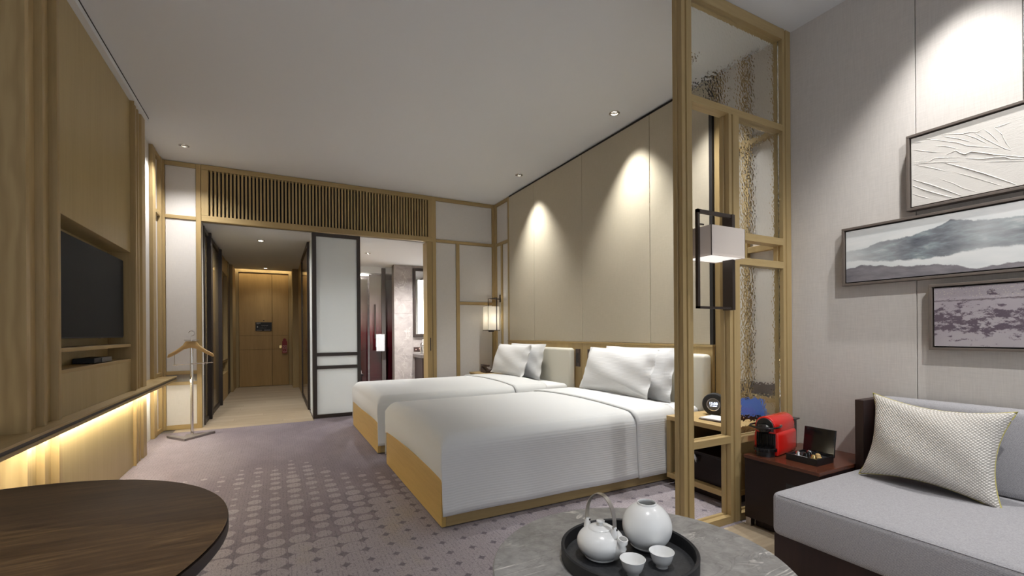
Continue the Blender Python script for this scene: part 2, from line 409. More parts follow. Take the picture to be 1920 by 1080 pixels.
# leather tray base
n = NT('tray_leather'); a = n.noise(n.map(), 120, 3, 0.6); n.bump(a, 0.25, 0.002); n.fin(col=n.ramp(a, [(0.3, (0.030, 0.031, 0.034)), (0.7, (0.06, 0.061, 0.066))]), rough=0.5)
# shower glass: clear-ish beige at the top, deep red at the bottom (printed gradient)
n = NT('red_gradient_glass'); z_ = n.sep(n.co())[2]
n.fin(col=n.ramp(n.math('DIVIDE', z_, 2.3), [(0.30, (0.028, 0.003, 0.005)), (0.46, (0.075, 0.010, 0.013)), (0.62, (0.22, 0.15, 0.14)), (0.85, (0.42, 0.40, 0.37))]), rough=0.12, spec=0.5)
# towel
n = NT('towel'); a = n.noise(n.map(), 220, 2); n.bump(a, 0.5, 0.004); n.fin(col=(0.46, 0.46, 0.475), rough=0.95, spec=0.05)

# ================================================================ the setting
XR, XS, YF, ZC, ZS, ZL, YS = 2.937, 2.745, 6.12, 2.96, 2.83, 2.32, 1.65
def struct(name, bm, mat, label=None, **k):
    o = obj(name, bm, mat, **k); o['kind'] = 'structure'
    if label: o['label'] = label
    return o
def part(parent, name, mat, *a, bev=0.0, **k): return obj(name, box(*a, bev=bev), mat, parent, **k)

# floors
struct('floor', prism([(-1.36, -2.0), (1.72, -2.0), (1.72, 1.60), (2.95, 1.60), (2.95, 6.10), (0.40, 6.10), (0.40, 5.93), (-1.36, 5.93)], 'z', -0.06, 0.0), 'carpet',
       'mauve grey patterned carpet with columns of pale discs', origin=(0.0455, 2.7193, -0.06))
fl = struct('floor_corridor', box(-1.36, 0.42, 5.93, 10.6, -0.06, -0.006), 'grout', 'pale oak plank floor of the entrance corridor')
yy = 5.932; k = 0
while yy < 10.45:
    cuts = [-0.98, random.uniform(-0.5, 0.1), 0.41] if k % 2 else [-0.98, 0.41]
    for a, b in zip(cuts, cuts[1:]):
        obj('plank', box(a + 0.001, b - 0.001, yy, yy + 0.148, -0.03, 0.0), random.choice(('plank_oak', 'plank_oak', 'plank_oak_pale')), fl)
    yy += 0.15; k += 1
fl = struct('floor_sofa', box(1.72, 2.75, -2.0, 1.60, -0.06, -0.006), 'grout', 'pale oak plank floor in front of the sofa')
xx = 1.722; k = 0
while xx < 2.74:
    a = 1.60
    while a > -1.9:
        b = max(-2.0, a - random.uniform(0.9, 1.5))
        obj('plank', box(xx, min(xx + 0.168, 2.745), b + 0.001, a - 0.001, -0.03, 0.0), random.choice(('plank_oak', 'plank_oak_pale')), fl); a = b
    xx += 0.17
struct('floor_bathroom', box(0.40, 3.2, 6.10, 10.6, -0.06, 0.0), 'bath_stone')

# ceilings (holes for the recessed lamps)
DL = [(2.639, 3.083, ZC), (2.630, 4.818, ZC), (-0.813, 5.586, ZC), (2.588, 2.25, ZC)]
CDL = [(-0.174, 7.02, ZL), (-0.170, 9.90, ZL)]
SDL = [(2.46, 0.83, ZS), (2.40, -0.55, ZS), (0.75, 0.60, ZS), (-0.55, 0.35, ZS), (0.75, -0.90, ZS), (1.55, -0.10, ZS)]
HR = 0.036
cl = struct('ceiling', plate_holes(-1.36, 2.95, YS + 0.03, 6.22, ZC, [(x, y, HR) for x, y, z in DL]), 'ceiling_white', 'white plaster ceiling over the beds')
struct('light_block_slab', box(-1.6, 3.2, -2.1, 6.24, 3.16, 3.24), 'wall_plain')  # unseen slab above the thin ceiling, added to block outside light
struct('ceiling_sofa', join(plate_holes(-1.36, 2.95, -2.1, YS + 0.03, ZS, [(x, y, HR) for x, y, z in SDL]), box(-1.36, 2.95, YS + 0.025, YS + 0.03, ZS, ZC)), 'ceiling_white')
struct('ceiling_corridor', plate_holes(-1.1, 0.44, 6.20, 10.2, ZL, [(x, y, HR) for x, y, z in CDL]), 'ceiling_white', 'low white ceiling of the corridor')
BDL = [(1.30, 7.4, ZL), (2.35, 7.5, ZL)]
struct('ceiling_bathroom', plate_holes(0.44, 3.2, 6.20, 10.6, ZL, [(x, y, HR) for x, y, z in BDL]), 'ceiling_white')
struct('roof_corridor', box(-1.4, 3.2, 6.22, 10.7, 2.62, 2.7), 'wall_plain')
so = struct('trim_1', box(-1.36, -0.985, 0.8, 5.02, 2.915, 2.957), 'ceiling_white', 'dropped plaster strip over the television wall')
part(so, 'shadow_gap', 'black_gap', -0.986, -0.983, 0.8, 5.015, 2.950, 2.9595)

# shell walls
bw = struct('wall_back', join(box(-1.6, -1.05, -2.1, -2.0, 0, 3.2), box(2.25, 3.2, -2.1, -2.0, 0, 3.2), box(-1.05, 2.25, -2.1, -2.0, 0, 0.2), box(-1.05, 2.25, -2.1, -2.0, 2.7, 3.2)), 'wall_plain')
wi = struct('window_1', join(box(-1.05, 2.25, -2.08, -2.03, 0.2, 0.25), box(-1.05, 2.25, -2.08, -2.03, 2.65, 2.7), box(-1.05, -1.0, -2.08, -2.03, 0.25, 2.65), box(2.2, 2.25, -2.08, -2.03, 0.25, 2.65)), 'dark_bronze')
part(wi, 'mullion', 'dark_bronze', 0.58, 0.62, -2.08, -2.03, 0.25, 2.65)
struct('wall_side', join(box(-1.6, -1.36, -2.1, 4.9, 0, 3.2), box(-1.6, -1.12, 4.9, 6.4, 0, 3.2)), 'wall_fabric')

# left wall beyond the television unit: panels with oak trim
wl = struct('wall_left', box(-1.125, -1.118, 4.96, 6.12, 0, 2.96), 'panel_fabric', 'pale fabric wall with oak trim beyond the television')
for y0, y1 in ((5.68, 5.80), (6.03, 6.12)): part(wl, 'trim', 'oak_z', -1.118, -1.085, y0, y1, 0, 2.96, bev=0.003)
for z0, z1 in ((2.315, 2.355), (0.605, 0.64), (0.0, 0.045), (2.91, 2.96)): part(wl, 'trim', 'oak_y', -1.118, -1.09, 5.80, 6.03, z0, z1, bev=0.003)

# far wall, left part
wf = struct('wall_far', join(box(-1.2, -0.735, 6.135, 6.24, 0, 2.96), box(-0.735, 1.97, 6.20, 6.24, 2.33, 2.96), box(1.90, 3.1, 6.135, 6.24, 0, 2.96)), 'panel_fabric', 'pale fabric panelled far wall with oak trim')
for x0, x1 in ((-1.118, -1.065), (-0.785, -0.738)): part(wf, 'trim', 'oak_z', x0, x1, 6.105, 6.14, 0, 2.955, bev=0.003)
for z0, z1 in ((2.905, 2.955), (2.325, 2.365), (0.605, 0.645), (0.49, 0.525), (0.0, 0.05)): part(wf, 'trim', 'oak_x', -1.065, -0.785, 6.108, 6.14, z0, z1, bev=0.003)
part(wf, 'band', 'grey_band', -1.065, -0.785, 6.125, 6.14, 0.525, 0.605)
for z0, z1 in ((0.05, 0.49), (0.645, 2.325), (2.365, 2.905)): part(wf, 'panel', 'panel_fabric', -1.062, -0.788, 6.122, 6.14, z0, z1, bev=0.002)
# far wall, right part
for x0, x1, z0, z1 in ((1.945, 2.0, 0, 2.955), (2.30, 2.35, 0, 2.325), (2.87, 2.937, 0, 2.955)): part(wf, 'trim', 'oak_z', x0, x1, 6.105, 6.14, z0, z1, bev=0.003)
for x0, x1, z0, z1 in ((2.0, 2.87, 2.905, 2.955), (2.0, 2.87, 2.325, 2.365), (2.35, 2.87, 1.455, 1.495)): part(wf, 'trim', 'oak_x', x0, x1, 6.108, 6.14, z0, z1, bev=0.003)
for x0, x1, z0, z1 in ((2.003, 2.867, 2.368, 2.903), (2.003, 2.297, 0.05, 2.322), (2.353, 2.867, 1.498, 2.322), (2.353, 2.867, 0.05, 1.452)): part(wf, 'panel', 'panel_fabric', x0, x1, 6.122, 6.14, z0, z1, bev=0.002)

# right wall
wr = struct('wall_right', box(XR, 3.2, YS + 0.02, 6.3, 0, 3.2), 'panel_fabric', 'pale fabric wall with oak trim behind the beds')
def rtrim(y0, y1, z0, z1, ax): part(wr, 'trim', 'oak_' + ax, 2.905, XR + 0.003, y0, y1, z0, z1, bev=0.003)
for y0, y1, z0, z1 in ((6.05, 6.105, 0, 2.955), (5.855, 5.90, 0, 2.325), (5.63, 5.675, 0, 2.955)): rtrim(y0, y1, z0, z1, 'z')
for y0, y1, z0, z1 in ((5.675, 6.05, 2.91, 2.955), (5.675, 6.05, 2.325, 2.365)): rtrim(y0, y1, z0, z1, 'y')
for y0, y1, z0, z1 in ((5.678, 6.047, 2.368, 2.907), (5.678, 5.852, 0.05, 2.322), (5.903, 6.047, 0.05, 2.322)): part(wr, 'panel', 'panel_fabric', 2.922, XR + 0.003, y0, y1, z0, z1, bev=0.002)
part(wr, 'reveal', 'black_gap', 2.925, XR + 0.003, 5.59, 5.628, 0.942, 2.958)
part(wr, 'reveal', 'black_gap', 2.885, XR + 0.003, 2.285, 2.312, 0.942, 2.958)
part(wr, 'reveal', 'black_gap', 2.905, XR + 0.003, 2.285, 5.628, 2.93, 2.958)
for y0, y1 in ((2.313, 2.917), (2.921, 3.897), (3.901, 4.903), (4.907, 5.588)):
    part(wr, 'fabric_panel', 'tan_fabric', 2.885, XR + 0.003, y0, y1, 0.942, 2.928, bev=0.003)
# wall piece beside the near nightstand
for y0, y1, z0, z1 in ((2.238, 2.283, 0, 2.955), (2.02, 2.065, 0, 2.955), (1.795, 1.83, 0, 2.955)): rtrim(y0, y1, z0, z1, 'z')
for y0, y1, z0, z1 in ((2.065, 2.238, 2.325, 2.365), (1.83, 2.02, 1.580, 1.622), (1.83, 2.02, 2.325, 2.365), (1.83, 2.238, 0.565, 0.60)): rtrim(y0, y1, z0, z1, 'y')

# sofa wall: fabric panels with narrow seams
ws = struct('wall_sofa', box(XS + 0.012, XR + 0.2, -2.05, YS + 0.03, 0, 3.0), 'wall_fabric', 'pale woven fabric wall behind the sofa')
for y0, y1 in ((1.028, YS + 0.03), (0.673, 1.025), (-0.2, 0.67), (-1.1, -0.203), (-2.0, -1.103)):
    part(ws, 'fabric_panel', 'wall_fabric', XS, XS + 0.02, y0, y1, 0.0, ZS + 0.01, bev=0.0015)

# ---------------------------------------------------------------- recessed ceiling lamps
def spot(name, loc, power, angle, blend, color, aim=None, size=0.03):
    l = bpy.data.lights.new(name, 'SPOT'); l.energy = power; l.spot_size = math.radians(angle); l.spot_blend = blend; l.color = color; l.shadow_soft_size = size
    o = bpy.data.objects.new(name, l); COL.objects.link(o); o.location = loc
    d = (Vector(aim) - Vector(loc)).normalized() if aim else Vector((0, 0, -1))
    o.rotation_euler = d.to_track_quat('-Z', 'Y').to_euler()
    return o
def downlight(x, y, z, label, group, power, angle, blend, color=NEUT, aim=None, size=0.025, deep=0.056):
    t = thing('recessed_downlight', label, 'downlight', (x, y, z), group)
    obj('ring', lathe([(0.034, 0.004), (0.034, -0.004), (0.046, -0.004), (0.047, 0.0005)], x, y, z, 32), 'chrome', t, 40)
    obj('reflector', lathe([(0.0345, 0.0), (0.031, 0.02), (0.024, 0.045), (0.016, 0.06)], x, y, z, 32), 'chrome', t, 40)
    rl = 0.016 if deep > 0.03 else 0.029
    obj('lamp', lathe([(0.0, deep), (rl - 0.002, deep), (rl, deep + 0.005), (0.0, deep + 0.006)], x, y, z, 20), 'lamp_disc', t)
    spot('downlight_beam', (x, y, z - 0.006), power, angle, blend, color, aim, size)
downlight(*DL[0], 'recessed chrome ceiling lamp nearer to the glass divider, over the near bed', 'ceiling lamps', 170, 84, 1.0, WARM, deep=0.024)
downlight(*DL[1], 'recessed chrome ceiling lamp over the head of the far bed', 'ceiling lamps', 170, 84, 1.0, WARM, deep=0.024)
downlight(*DL[2], 'recessed chrome ceiling lamp above the wooden valet stand', 'ceiling lamps', 96, 125, 1.0, (1, .98, .97), deep=0.024)
downlight(*DL[3], 'added recessed lamp over the nightstand, brightens the corner behind the divider glass', 'ceiling lamps', 135, 76, 1.0, NEUT)  # added lamp, mostly hidden by the divider post, lifts the nightstand corner
downlight(*CDL[0], 'recessed ceiling lamp in the corridor, nearer to the room', 'corridor lamps', 90, 165, 0.8, NEUT, deep=0.006)
downlight(*CDL[1], 'recessed ceiling lamp in the corridor, right before the entrance door', 'corridor lamps', 13, 120, 0.8, NEUT, deep=0.006)
downlight(*SDL[0], 'recessed ceiling lamp out of view above the three pictures', 'sofa ceiling lamps', 78, 82, 0.75, (1, .98, .96))
downlight(*SDL[5], 'added unseen ceiling lamp in front of the sofa, tilted to brighten the pictures', 'sofa ceiling lamps', 100, 70, 1.0, NEUT, (2.75, 1.02, 0.80))  # extra unseen lamp, evens out the light on the sofa wall
for q, lb in zip(SDL[1:5], ('added unseen ceiling lamp over the near end of the sofa', 'added unseen ceiling lamp above the marble table', 'added unseen ceiling lamp above the walnut table', 'added unseen ceiling lamp in front of the window')): downlight(*q, lb, 'sofa ceiling lamps', 42 if q[0] > 2 else 62, 110 if q[0] > 2 else 76, 0.9, NEUT)  # unseen lamps added for ambient light at the camera end

# ---------------------------------------------------------------- louvre grille over the opening
t = thing('louvre_grille', 'long oak grille of upright slats above the corridor opening', 'grille', (0.6, 6.14, 2.32))
for a in ((-0.735, 1.945, 6.10, 6.17, 2.32, 2.385), (-0.735, 1.945, 6.10, 6.17, 2.90, 2.957)): part(t, 'rail', 'oak_x', *a, bev=0.003)
for a in ((-0.735, -0.665, 6.10, 6.17, 2.385, 2.90), (1.885, 1.945, 6.10, 6.17, 2.385, 2.90)): part(t, 'stile', 'oak_z', *a, bev=0.003)
part(t, 'backing', 'black_gap', -0.70, 1.92, 6.172, 6.18, 2.35, 2.93)
n_sl = 67; first = None
for i in range(n_sl):
    x = -0.640 + i * (2.50 / (n_sl - 1))
    if first is None:
        first = obj('slat', box(-0.0105, 0.0105, -0.024, 0.024, 0.0, 0.525, 0.002, 1), 'oak_z', t, origin=(0, 0, 0)); first.location = Vector((x, 6.138, 2.38)) - ORG[t]
    else: share(first, 'slat', t, Vector((x, 6.138, 2.38)) - ORG[t])

# ---------------------------------------------------------------- television wall unit
t = thing('television_wall_unit', 'tall oak wall unit with fluted edges and a recessed niche around the television', 'wall unit', (-1.1, 3.9, 0))
RX, PX = -1.000, -1.022
def rib(pts, name='rib', mat='oak_z', z0=0.0, z1=2.914): return obj(name, prism(pts, 'z', z0, z1), mat, t, 25)
def cove(x0, y0, x1, y1, n=6):   # concave quarter from (x0,y0) back to (x1,y1)
    return [(x0 + (x1 - x0) * math.sin(PI / 2 * i / n), y1 - (y1 - y0) * math.cos(PI / 2 * i / n)) for i in range(1, n)]
XB = -1.30
rib([(XB, 2.83), (RX, 2.83), (RX, 2.865)] + cove(RX, 2.865, -1.028, 2.985) + [(-1.030, 3.000), (XB, 3.000)], 'side_post', 'oak_figured')
rib([(XB, 3.000), (-1.030, 3.000), (-1.003, 3.012), (-1.003, 3.040)] + cove(-1.003, 3.040, -1.034, 3.16) + [(-1.036, 3.175), (XB, 3.175)])
rib([(XB, 3.175), (-1.036, 3.175), (-1.006, 3.187), (-1.006, 3.222), (-1.012, 3.238), (XB, 3.238)])
YN0, YN1 = 3.240, 4.59
rib([(XB, YN1), (PX + 0.03, YN1), (RX, YN1 + 0.006), (RX, YN1 + 0.04), (-1.02, YN1 + 0.05), (-1.02, YN1 + 0.075), (XB, YN1 + 0.075)])
rib([(XB, 4.665), (-1.02, 4.665), (-1.004, 4.672), (-1.004, 4.705), (-1.022, 4.715), (-1.022, 4.735), (XB, 4.735)])
rib([(XB, 4.735), (-1.022, 4.735), (-1.004, 4.745), (-1.004, 4.775), (-1.026, 4.79), (-1.026, 4.82), (XB, 4.82)])
rib([(XB, 4.82), (-1.026, 4.82), (-1.000, 4.845), (-1.000, 4.955), (XB, 4.955)], 'side_post')
NB = -1.165
part(t, 'panel', 'oak_panel', XB, PX, YN0, YN1, 1.70, 2.914, bev=0.002)
part(t, 'panel', 'oak_panel', XB, PX, YN0, YN1, 0.602, 0.835, bev=0.001)
part(t, 'panel', 'oak_panel', XB, -1.012, YN0, YN1, 0.0, 0.552, bev=0.001)
part(t, 'back_panel', 'oak_panel', XB, NB, YN0, YN1, 0.835, 1.70)
part(t, 'shelf', 'oak_y', NB, PX, YN0, YN1, 0.835, 0.856, bev=0.0015)
part(t, 'shelf', 'oak_y', NB, PX, YN0, YN1, 0.952, 0.974, bev=0.0015)
lg = thing('wall_ledge', 'long narrow oak ledge with dark front groove and a warm light strip below', 'ledge', (-1.1, 4.0, 0.554))
part(lg, 'top', 'oak_y', -1.118, -0.945, 1.2, 5.975, 0.588, 0.601, bev=0.002)
part(lg, 'groove', 'dark_bronze', -1.118, -0.952, 1.2, 5.970, 0.570, 0.588)
part(lg, 'lip', 'oak_y', -1.118, -0.946, 1.2, 5.975, 0.553, 0.570, bev=0.002)
part(lg, 'light_strip', 'led_warm', -0.985, -0.970, 2.0, 5.9, 0.546, 0.5532)

t = thing('television', 'large flat black television mounted in the oak niche', 'television', (-1.08, 3.92, 1.025))
tvc = part(t, 'cabinet', 'black_matte', -1.10, -1.052, 3.33, 4.515, 1.025, 1.625, bev=0.004)
part(t, 'screen', 'screen_glass', -1.053, -1.0485, 3.337, 4.508, 1.034, 1.619)
part(t, 'bracket', 'black_matte', -1.164, -1.10, 3.75, 4.10, 1.18, 1.45)
part(tvc, 'logo_bar', 'silver', -1.060, -1.050, 3.99, 4.05, 1.019, 1.026)
t = thing('set_top_box', 'small silver and black receiver box on the lower niche shelf', 'receiver', (-1.09, 4.0, 0.857))
part(t, 'case', 'black_matte', -1.155, -1.046, 3.86, 4.19, 0.860, 0.893, bev=0.004)
part(t, 'front', 'stb_silver', -1.046, -1.040, 3.99, 4.19, 0.861, 0.892, bev=0.002)
for y in (3.9, 4.15): part(t, 'foot', 'black_plastic', -1.10, -1.08, y - .01, y + .01, 0.856, 0.861)
o = tag(obj('switch_plate', box(-1.118, -1.100, 5.835, 5.885, 1.11, 1.205, 0.004), 'brown_plate'), 'dark upright switch plate on the pale wall above the ledge', 'switch')
o = tag(obj('socket_plate', box(-1.118, -1.106, 5.81, 5.90, 0.255, 0.345, 0.004), 'brown_plate'), 'dark socket plate on the pale wall below the ledge', 'socket')

# ---------------------------------------------------------------- valet stand
bx, by = -0.777, 5.70
t = thing('valet_stand', 'chrome clothes stand with a wooden hanger and angled steel base', 'valet stand', (bx, by, 0))
obj('base', prism([(-0.985, 5.66), (-0.80, 5.41), (-0.575, 5.70), (-0.60, 5.73), (-0.80, 5.52), (-0.945, 5.70)], 'z', 0.0, 0.022, 0.002, 1), 'base_steel', t)
obj('base_plate', box(bx - 0.05, bx + 0.05, 5.52, by + 0.04, 0.0, 0.010, 0.002), 'base_steel', t)
obj('pole', lathe([(0.0, 0.0), (0.014, 0.0), (0.014, 0.985), (0.0, 0.985)], bx, by, 0.008, 16), 'chrome', t, 40)
obj('tray_disc', lathe([(0.0, 0.0), (0.062, 0.0), (0.066, 0.006), (0.0, 0.008)], bx, by, 0.985, 28), 'steel_brushed', t, 40)
obj('hook', tube([(bx, by, 0.99), (bx, by, 1.03)] + [(bx + 0.026 * math.sin(a), by, 1.058 - 0.026 * math.cos(a)) for a in [i * PI / 8 for i in range(0, 13)]], 0.0045, 8), 'chrome', t, 60)
top = [(-0.20, 0.815), (-0.19, 0.845), (-0.13, 0.885), (-0.07, 0.935), (-0.045, 0.978), (0.045, 0.978), (0.07, 0.935), (0.13, 0.885), (0.19, 0.845), (0.20, 0.815), (0.185, 0.812), (0.12, 0.85), (0.06, 0.895), (0.0, 0.91), (-0.06, 0.895), (-0.12, 0.85), (-0.185, 0.812)]
hgr = obj('hanger', prism([(bx + a, b) for a, b in top], 'y', by - 0.048, by - 0.012, 0.006, 2), 'hanger_wood', t, 40)
bar = obj('trouser_bar', tube([(bx - 0.15, by - 0.03, 0.735), (bx + 0.19, by - 0.03, 0.752)], 0.005, 8), 'chrome', hgr, 60)
for sx in (-1, 1): obj('bar_hook', tube([(bx + 0.14 * sx, by - 0.03, 0.845), (bx + 0.138 * sx, by - 0.03, 0.745), (bx + 0.125 * sx, by - 0.03, 0.728), (bx + 0.112 * sx, by - 0.03, 0.738)], 0.003, 6), 'chrome', hgr, 60)

# ---------------------------------------------------------------- corridor: wardrobe side
wc = struct('wall_corridor_left', box(-1.3, -0.80, 6.24, 10.6, 0, 2.62), 'oak_panel', 'oak lined side of the corridor')
for y0, y1 in ((6.70, 6.98), (7.93, 8.18)): part(wc, 'panel', 'oak_panel', -0.80, -0.755, y0, y1, 0, ZL, bev=0.003)
part(wc, 'panel', 'oak_z', -0.80, -0.74, 9.18, 9.27, 0, ZL, bev=0.003)
part(wc, 'panel', 'dark_bronze', -0.80, -0.735, 9.29, 9.62, 0, ZL, bev=0.003)
part(wc, 'panel', 'oak_z', -0.80, -0.695, 9.64, 10.30, 0, ZL, bev=0.003)
def slide_door(name, y0, y1, label):
    t = thing(name, label, 'wardrobe door', (-0.75, (y0 + y1) / 2, 0), 'wardrobe doors')
    part(t, 'stile', 'dark_bronze', -0.790, -0.725, y0, y0 + 0.06, 0.004, 2.30, bev=0.002)
    part(t, 'stile', 'dark_bronze', -0.790, -0.700, y1 - 0.06, y1, 0.004, 2.30, bev=0.002)
    for z0, z1 in ((0.004, 0.05), (2.25, 2.30)): part(t, 'rail', 'dark_bronze', -0.790, -0.730, y0 + 0.06, y1 - 0.06, z0, z1)
    part(t, 'glass', 'bronze_glass', -0.775, -0.745, y0 + 0.06, y1 - 0.06, 0.05, 2.25)
slide_door('wardrobe_door', 6.25, 6.70, 'narrow bronze glass wardrobe door with black frame at the corridor mouth')
slide_door('wardrobe_door', 6.98, 7.93, 'bronze glass wardrobe door with black frame deeper in the corridor')
t = thing('corridor_niche', 'oak niche with a shelf and low drawer box in the corridor wall', 'niche', (-0.78, 8.7, 0))
part(t, 'drawer_box', 'oak_light', -0.80, -0.735, 8.22, 9.14, 0.0, 0.42, bev=0.004)
part(t, 'shelf', 'oak_y', -0.80, -0.74, 8.20, 9.16, 0.60, 0.625, bev=0.002)
part(t, 'shelf_edge', 'dark_bronze', -0.742, -0.736, 8.20, 9.16, 0.625, 0.632)
part(t, 'head_rail', 'oak_y', -0.80, -0.74, 8.20, 9.16, 2.05, 2.30, bev=0.003)

# corridor right side
wc = struct('wall_corridor_right', join(box(0.412, 0.52, 6.80, 10.6, 0, 2.62)), 'oak_panel', 'oak lined bathroom side of the corridor')
part(wc, 'panel', 'oak_z', 0.395, 0.413, 8.50, 9.78, 0, ZL, bev=0.003)
part(wc, 'panel', 'oak_z', 0.29, 0.413, 9.80, 10.36, 0, ZL, bev=0.003)
t = thing('corridor_mirror', 'tall bronze tinted mirror in a black frame on the corridor wall', 'mirror', (0.40, 7.6, 0))
for y0, y1 in ((6.80, 6.86), (8.42, 8.48)): part(t, 'stile', 'dark_bronze', 0.385, 0.412, y0, y1, 0.003, 2.31, bev=0.002)
for z0, z1 in ((0.003, 0.05), (2.26, 2.31)): part(t, 'rail', 'dark_bronze', 0.385, 0.412, 6.86, 8.42, z0, z1, bev=0.002)
part(t, 'glass', 'bronze_mirror', 0.397, 0.410, 6.86, 8.42, 0.05, 2.26)
t = thing('glass_side_panel', 'narrow frosted glass return panel beside the corridor mirror', 'glass panel', (0.42, 6.45, 0))
for y0, y1 in ((6.10, 6.14), (6.74, 6.79)): part(t, 'stile', 'dark_bronze', 0.40, 0.44, y0, y1, 0.003, 2.30, bev=0.002)
part(t, 'glass', 'frosted_glass', 0.412, 0.424, 6.14, 6.74, 0.02, 2.29)

# frosted sliding door of the bathroom
t = thing('frosted_sliding_door', 'tall white frosted glass sliding door in a dark frame', 'sliding door', (0.68, 6.065, 0))
for x0, x1 in ((0.402, 0.446), (0.925, 0.968)): part(t, 'stile', 'dark_bronze', x0, x1, 6.045, 6.085, 0.003, 2.295, bev=0.002)
for z0, z1 in ((0.003, 0.045), (0.607, 0.648), (0.768, 0.809), (2.25, 2.295)): part(t, 'rail', 'dark_bronze', 0.446, 0.925, 6.047, 6.083, z0, z1, bev=0.002)
for z0, z1 in ((0.045, 0.607), (0.648, 0.768), (0.809, 2.25)): part(t, 'glass_pane', 'frosted_glass', 0.446, 0.925, 6.060, 6.070, z0, z1)
# pocket jamb on the right of the opening
j = struct('trim_2', box(1.868, 1.944, 6.105, 6.30, 0, 2.32, 0.003), 'oak_z', 'oak door jamb at the bathroom opening')
part(j, 'pull', 'dark_bronze', 1.905, 1.917, 6.100, 6.107, 0.80, 0.98)
part(j, 'edge_line', 'black_gap', 1.9435, 1.9462, 6.103, 6.12, 0.0, 2.32)

# entrance door
struct('wall_entrance', join(box(-1.3, -0.70, 10.40, 10.6, 0, 2.62), box(0.29, 0.6, 10.40, 10.6, 0, 2.62), box(-0.70, 0.29, 10.40, 10.6, 2.34, 2.62), box(-0.70, 0.29, 10.46, 10.6, 0, 2.34)), 'oak_panel')
t = struct('door_1', box(-0.645, 0.235, 10.43, 10.462, 0.004, 2.278), 'black_gap', 'oak entrance door of four flush panels')
for x0, x1 in ((-0.645, -0.067), (-0.064, 0.235)):
    for z0, z1 in ((0.006, 0.740), (0.743, 1.021), (1.024, 2.276)): part(t, 'panel', 'door_oak', x0 + 0.001, x1 - 0.001, 10.405, 10.432, z0, z1, bev=0.002)
lpl = part(t, 'lock_plate', 'gold', 0.06, 0.105, 10.398, 10.406, 0.76, 0.82, bev=0.003)
obj('door_handle', tube([(0.09, 10.405, 0.79), (0.09, 10.35, 0.79), (0.19, 10.345, 0.79)], 0.011, 10), 'gold', lpl, 50)
part(t, 'peephole', 'dark_bronze', -0.225, -0.205, 10.398, 10.406, 1.315, 1.335, bev=0.004)
tr_ = struct('trim_3', join(box(-0.70, -0.648, 10.375, 10.43, 0, 2.285), box(0.238, 0.29, 10.375, 10.43, 0, 2.285), box(-0.70, 0.29, 10.375, 10.43, 2.285, 2.34)), 'oak_z')
part(tr_, 'lock_strike', 'dark_bronze', 0.30, 0.306, 10.36, 10.375, 1.04, 1.11)
lc = struct('trim_4', box(-0.70, 0.32, 10.22, 10.235, 2.40, 2.42), 'led_cove', 'warm light line over the entrance door')
t = thing('door_sign', 'small black notice plate on the entrance door', 'sign', (-0.218, 10.40, 1.114))
spl = part(t, 'plate', 'black_matte', -0.361, -0.074, 10.396, 10.404, 1.114, 1.29, bev=0.002)
for x0, x1, z0, z1 in ((-0.345, -0.27, 1.268, 1.277), (-0.345, -0.30, 1.255, 1.259), (-0.335, -0.318, 1.18, 1.215), (-0.345, -0.25, 1.128, 1.134), (-0.21, -0.10, 1.128, 1.136), (-0.25, -0.244, 1.19, 1.196), (-0.20, -0.194, 1.20, 1.206), (-0.165, -0.159, 1.21, 1.216), (-0.30, -0.17, 1.172, 1.174), (-0.26, -0.14, 1.222, 1.224)):
    part(spl, 'print', 'plate_print', x0, x1, 10.3952, 10.3965, z0, z1)
t = thing('door_hanger_tag', 'dark red tag hanging from the handle of the entrance door', 'door tag', (0.156, 10.34, 0.66))
crd = obj('card', prism([(0.112, 0.66), (0.202, 0.66), (0.202, 0.905), (0.188, 0.905), (0.188, 0.93)] + [(0.157 + 0.031 * math.cos(a), 0.93 + 0.031 * math.sin(a)) for a in [PI * i / 8 for i in range(1, 8)]] + [(0.126, 0.93), (0.126, 0.905), (0.112, 0.905)], 'y', 10.326, 10.331), 'red_tag', t)
for x0, x1, z0, z1 in ((0.122, 0.192, 0.812, 0.818), (0.122, 0.192, 0.680, 0.688), (0.122, 0.127, 0.69, 0.81), (0.187, 0.192, 0.69, 0.81), (0.142, 0.172, 0.79, 0.795), (0.142, 0.147, 0.745, 0.79), (0.167, 0.172, 0.745, 0.79), (0.142, 0.172, 0.743, 0.748), (0.150, 0.164, 0.71, 0.716)):
    part(crd, 'print', 'tag_print', x0, x1, 10.3245, 10.3262, z0, z1)

# ---------------------------------------------------------------- bathroom seen through the opening
struct('wall_bathroom', box(0.52, 3.2, 9.40, 9.6, 0, 2.62), 'bath_stone')
struct('wall_bathroom_side', box(3.0, 3.2, 6.31, 9.39, 0, 2.62), 'bath_stone')
mw = struct('wall_marble', box(1.945, 3.0, 8.42, 8.60, 0, 2.32), 'grout', 'grey veined stone wall in the bathroom')
for x0, x1 in ((1.942, 2.285), (2.287, 3.0)):
    for z0, z1 in ((0.0, 0.62), (0.622, 0.975), (0.977, 1.415), (1.417, 1.66), (1.662, 2.318)): part(mw, 'stone_tile', 'bath_stone', x0, x1, 8.405, 8.43, z0, z1, bev=0.0015)
sg = thing('shower_screen', 'shower glass screen fading from pale beige to deep red', 'shower screen', (1.5, 9.0, 0))
part(sg, 'glass_pane', 'red_gradient_glass', 0.55, 1.575, 9.05, 9.06, 0.02, 2.10)
part(sg, 'glass_door', 'red_gradient_glass', 1.58, 1.80, 8.86, 8.87, 0.02, 2.14)
part(sg, 'post', 'granite', 1.80, 1.875, 8.82, 8.90, 0, 2.30, bev=0.003)
part(sg, 'glass_pane', 'red_gradient_glass', 1.875, 2.05, 9.00, 9.01, 0.02, 2.10)
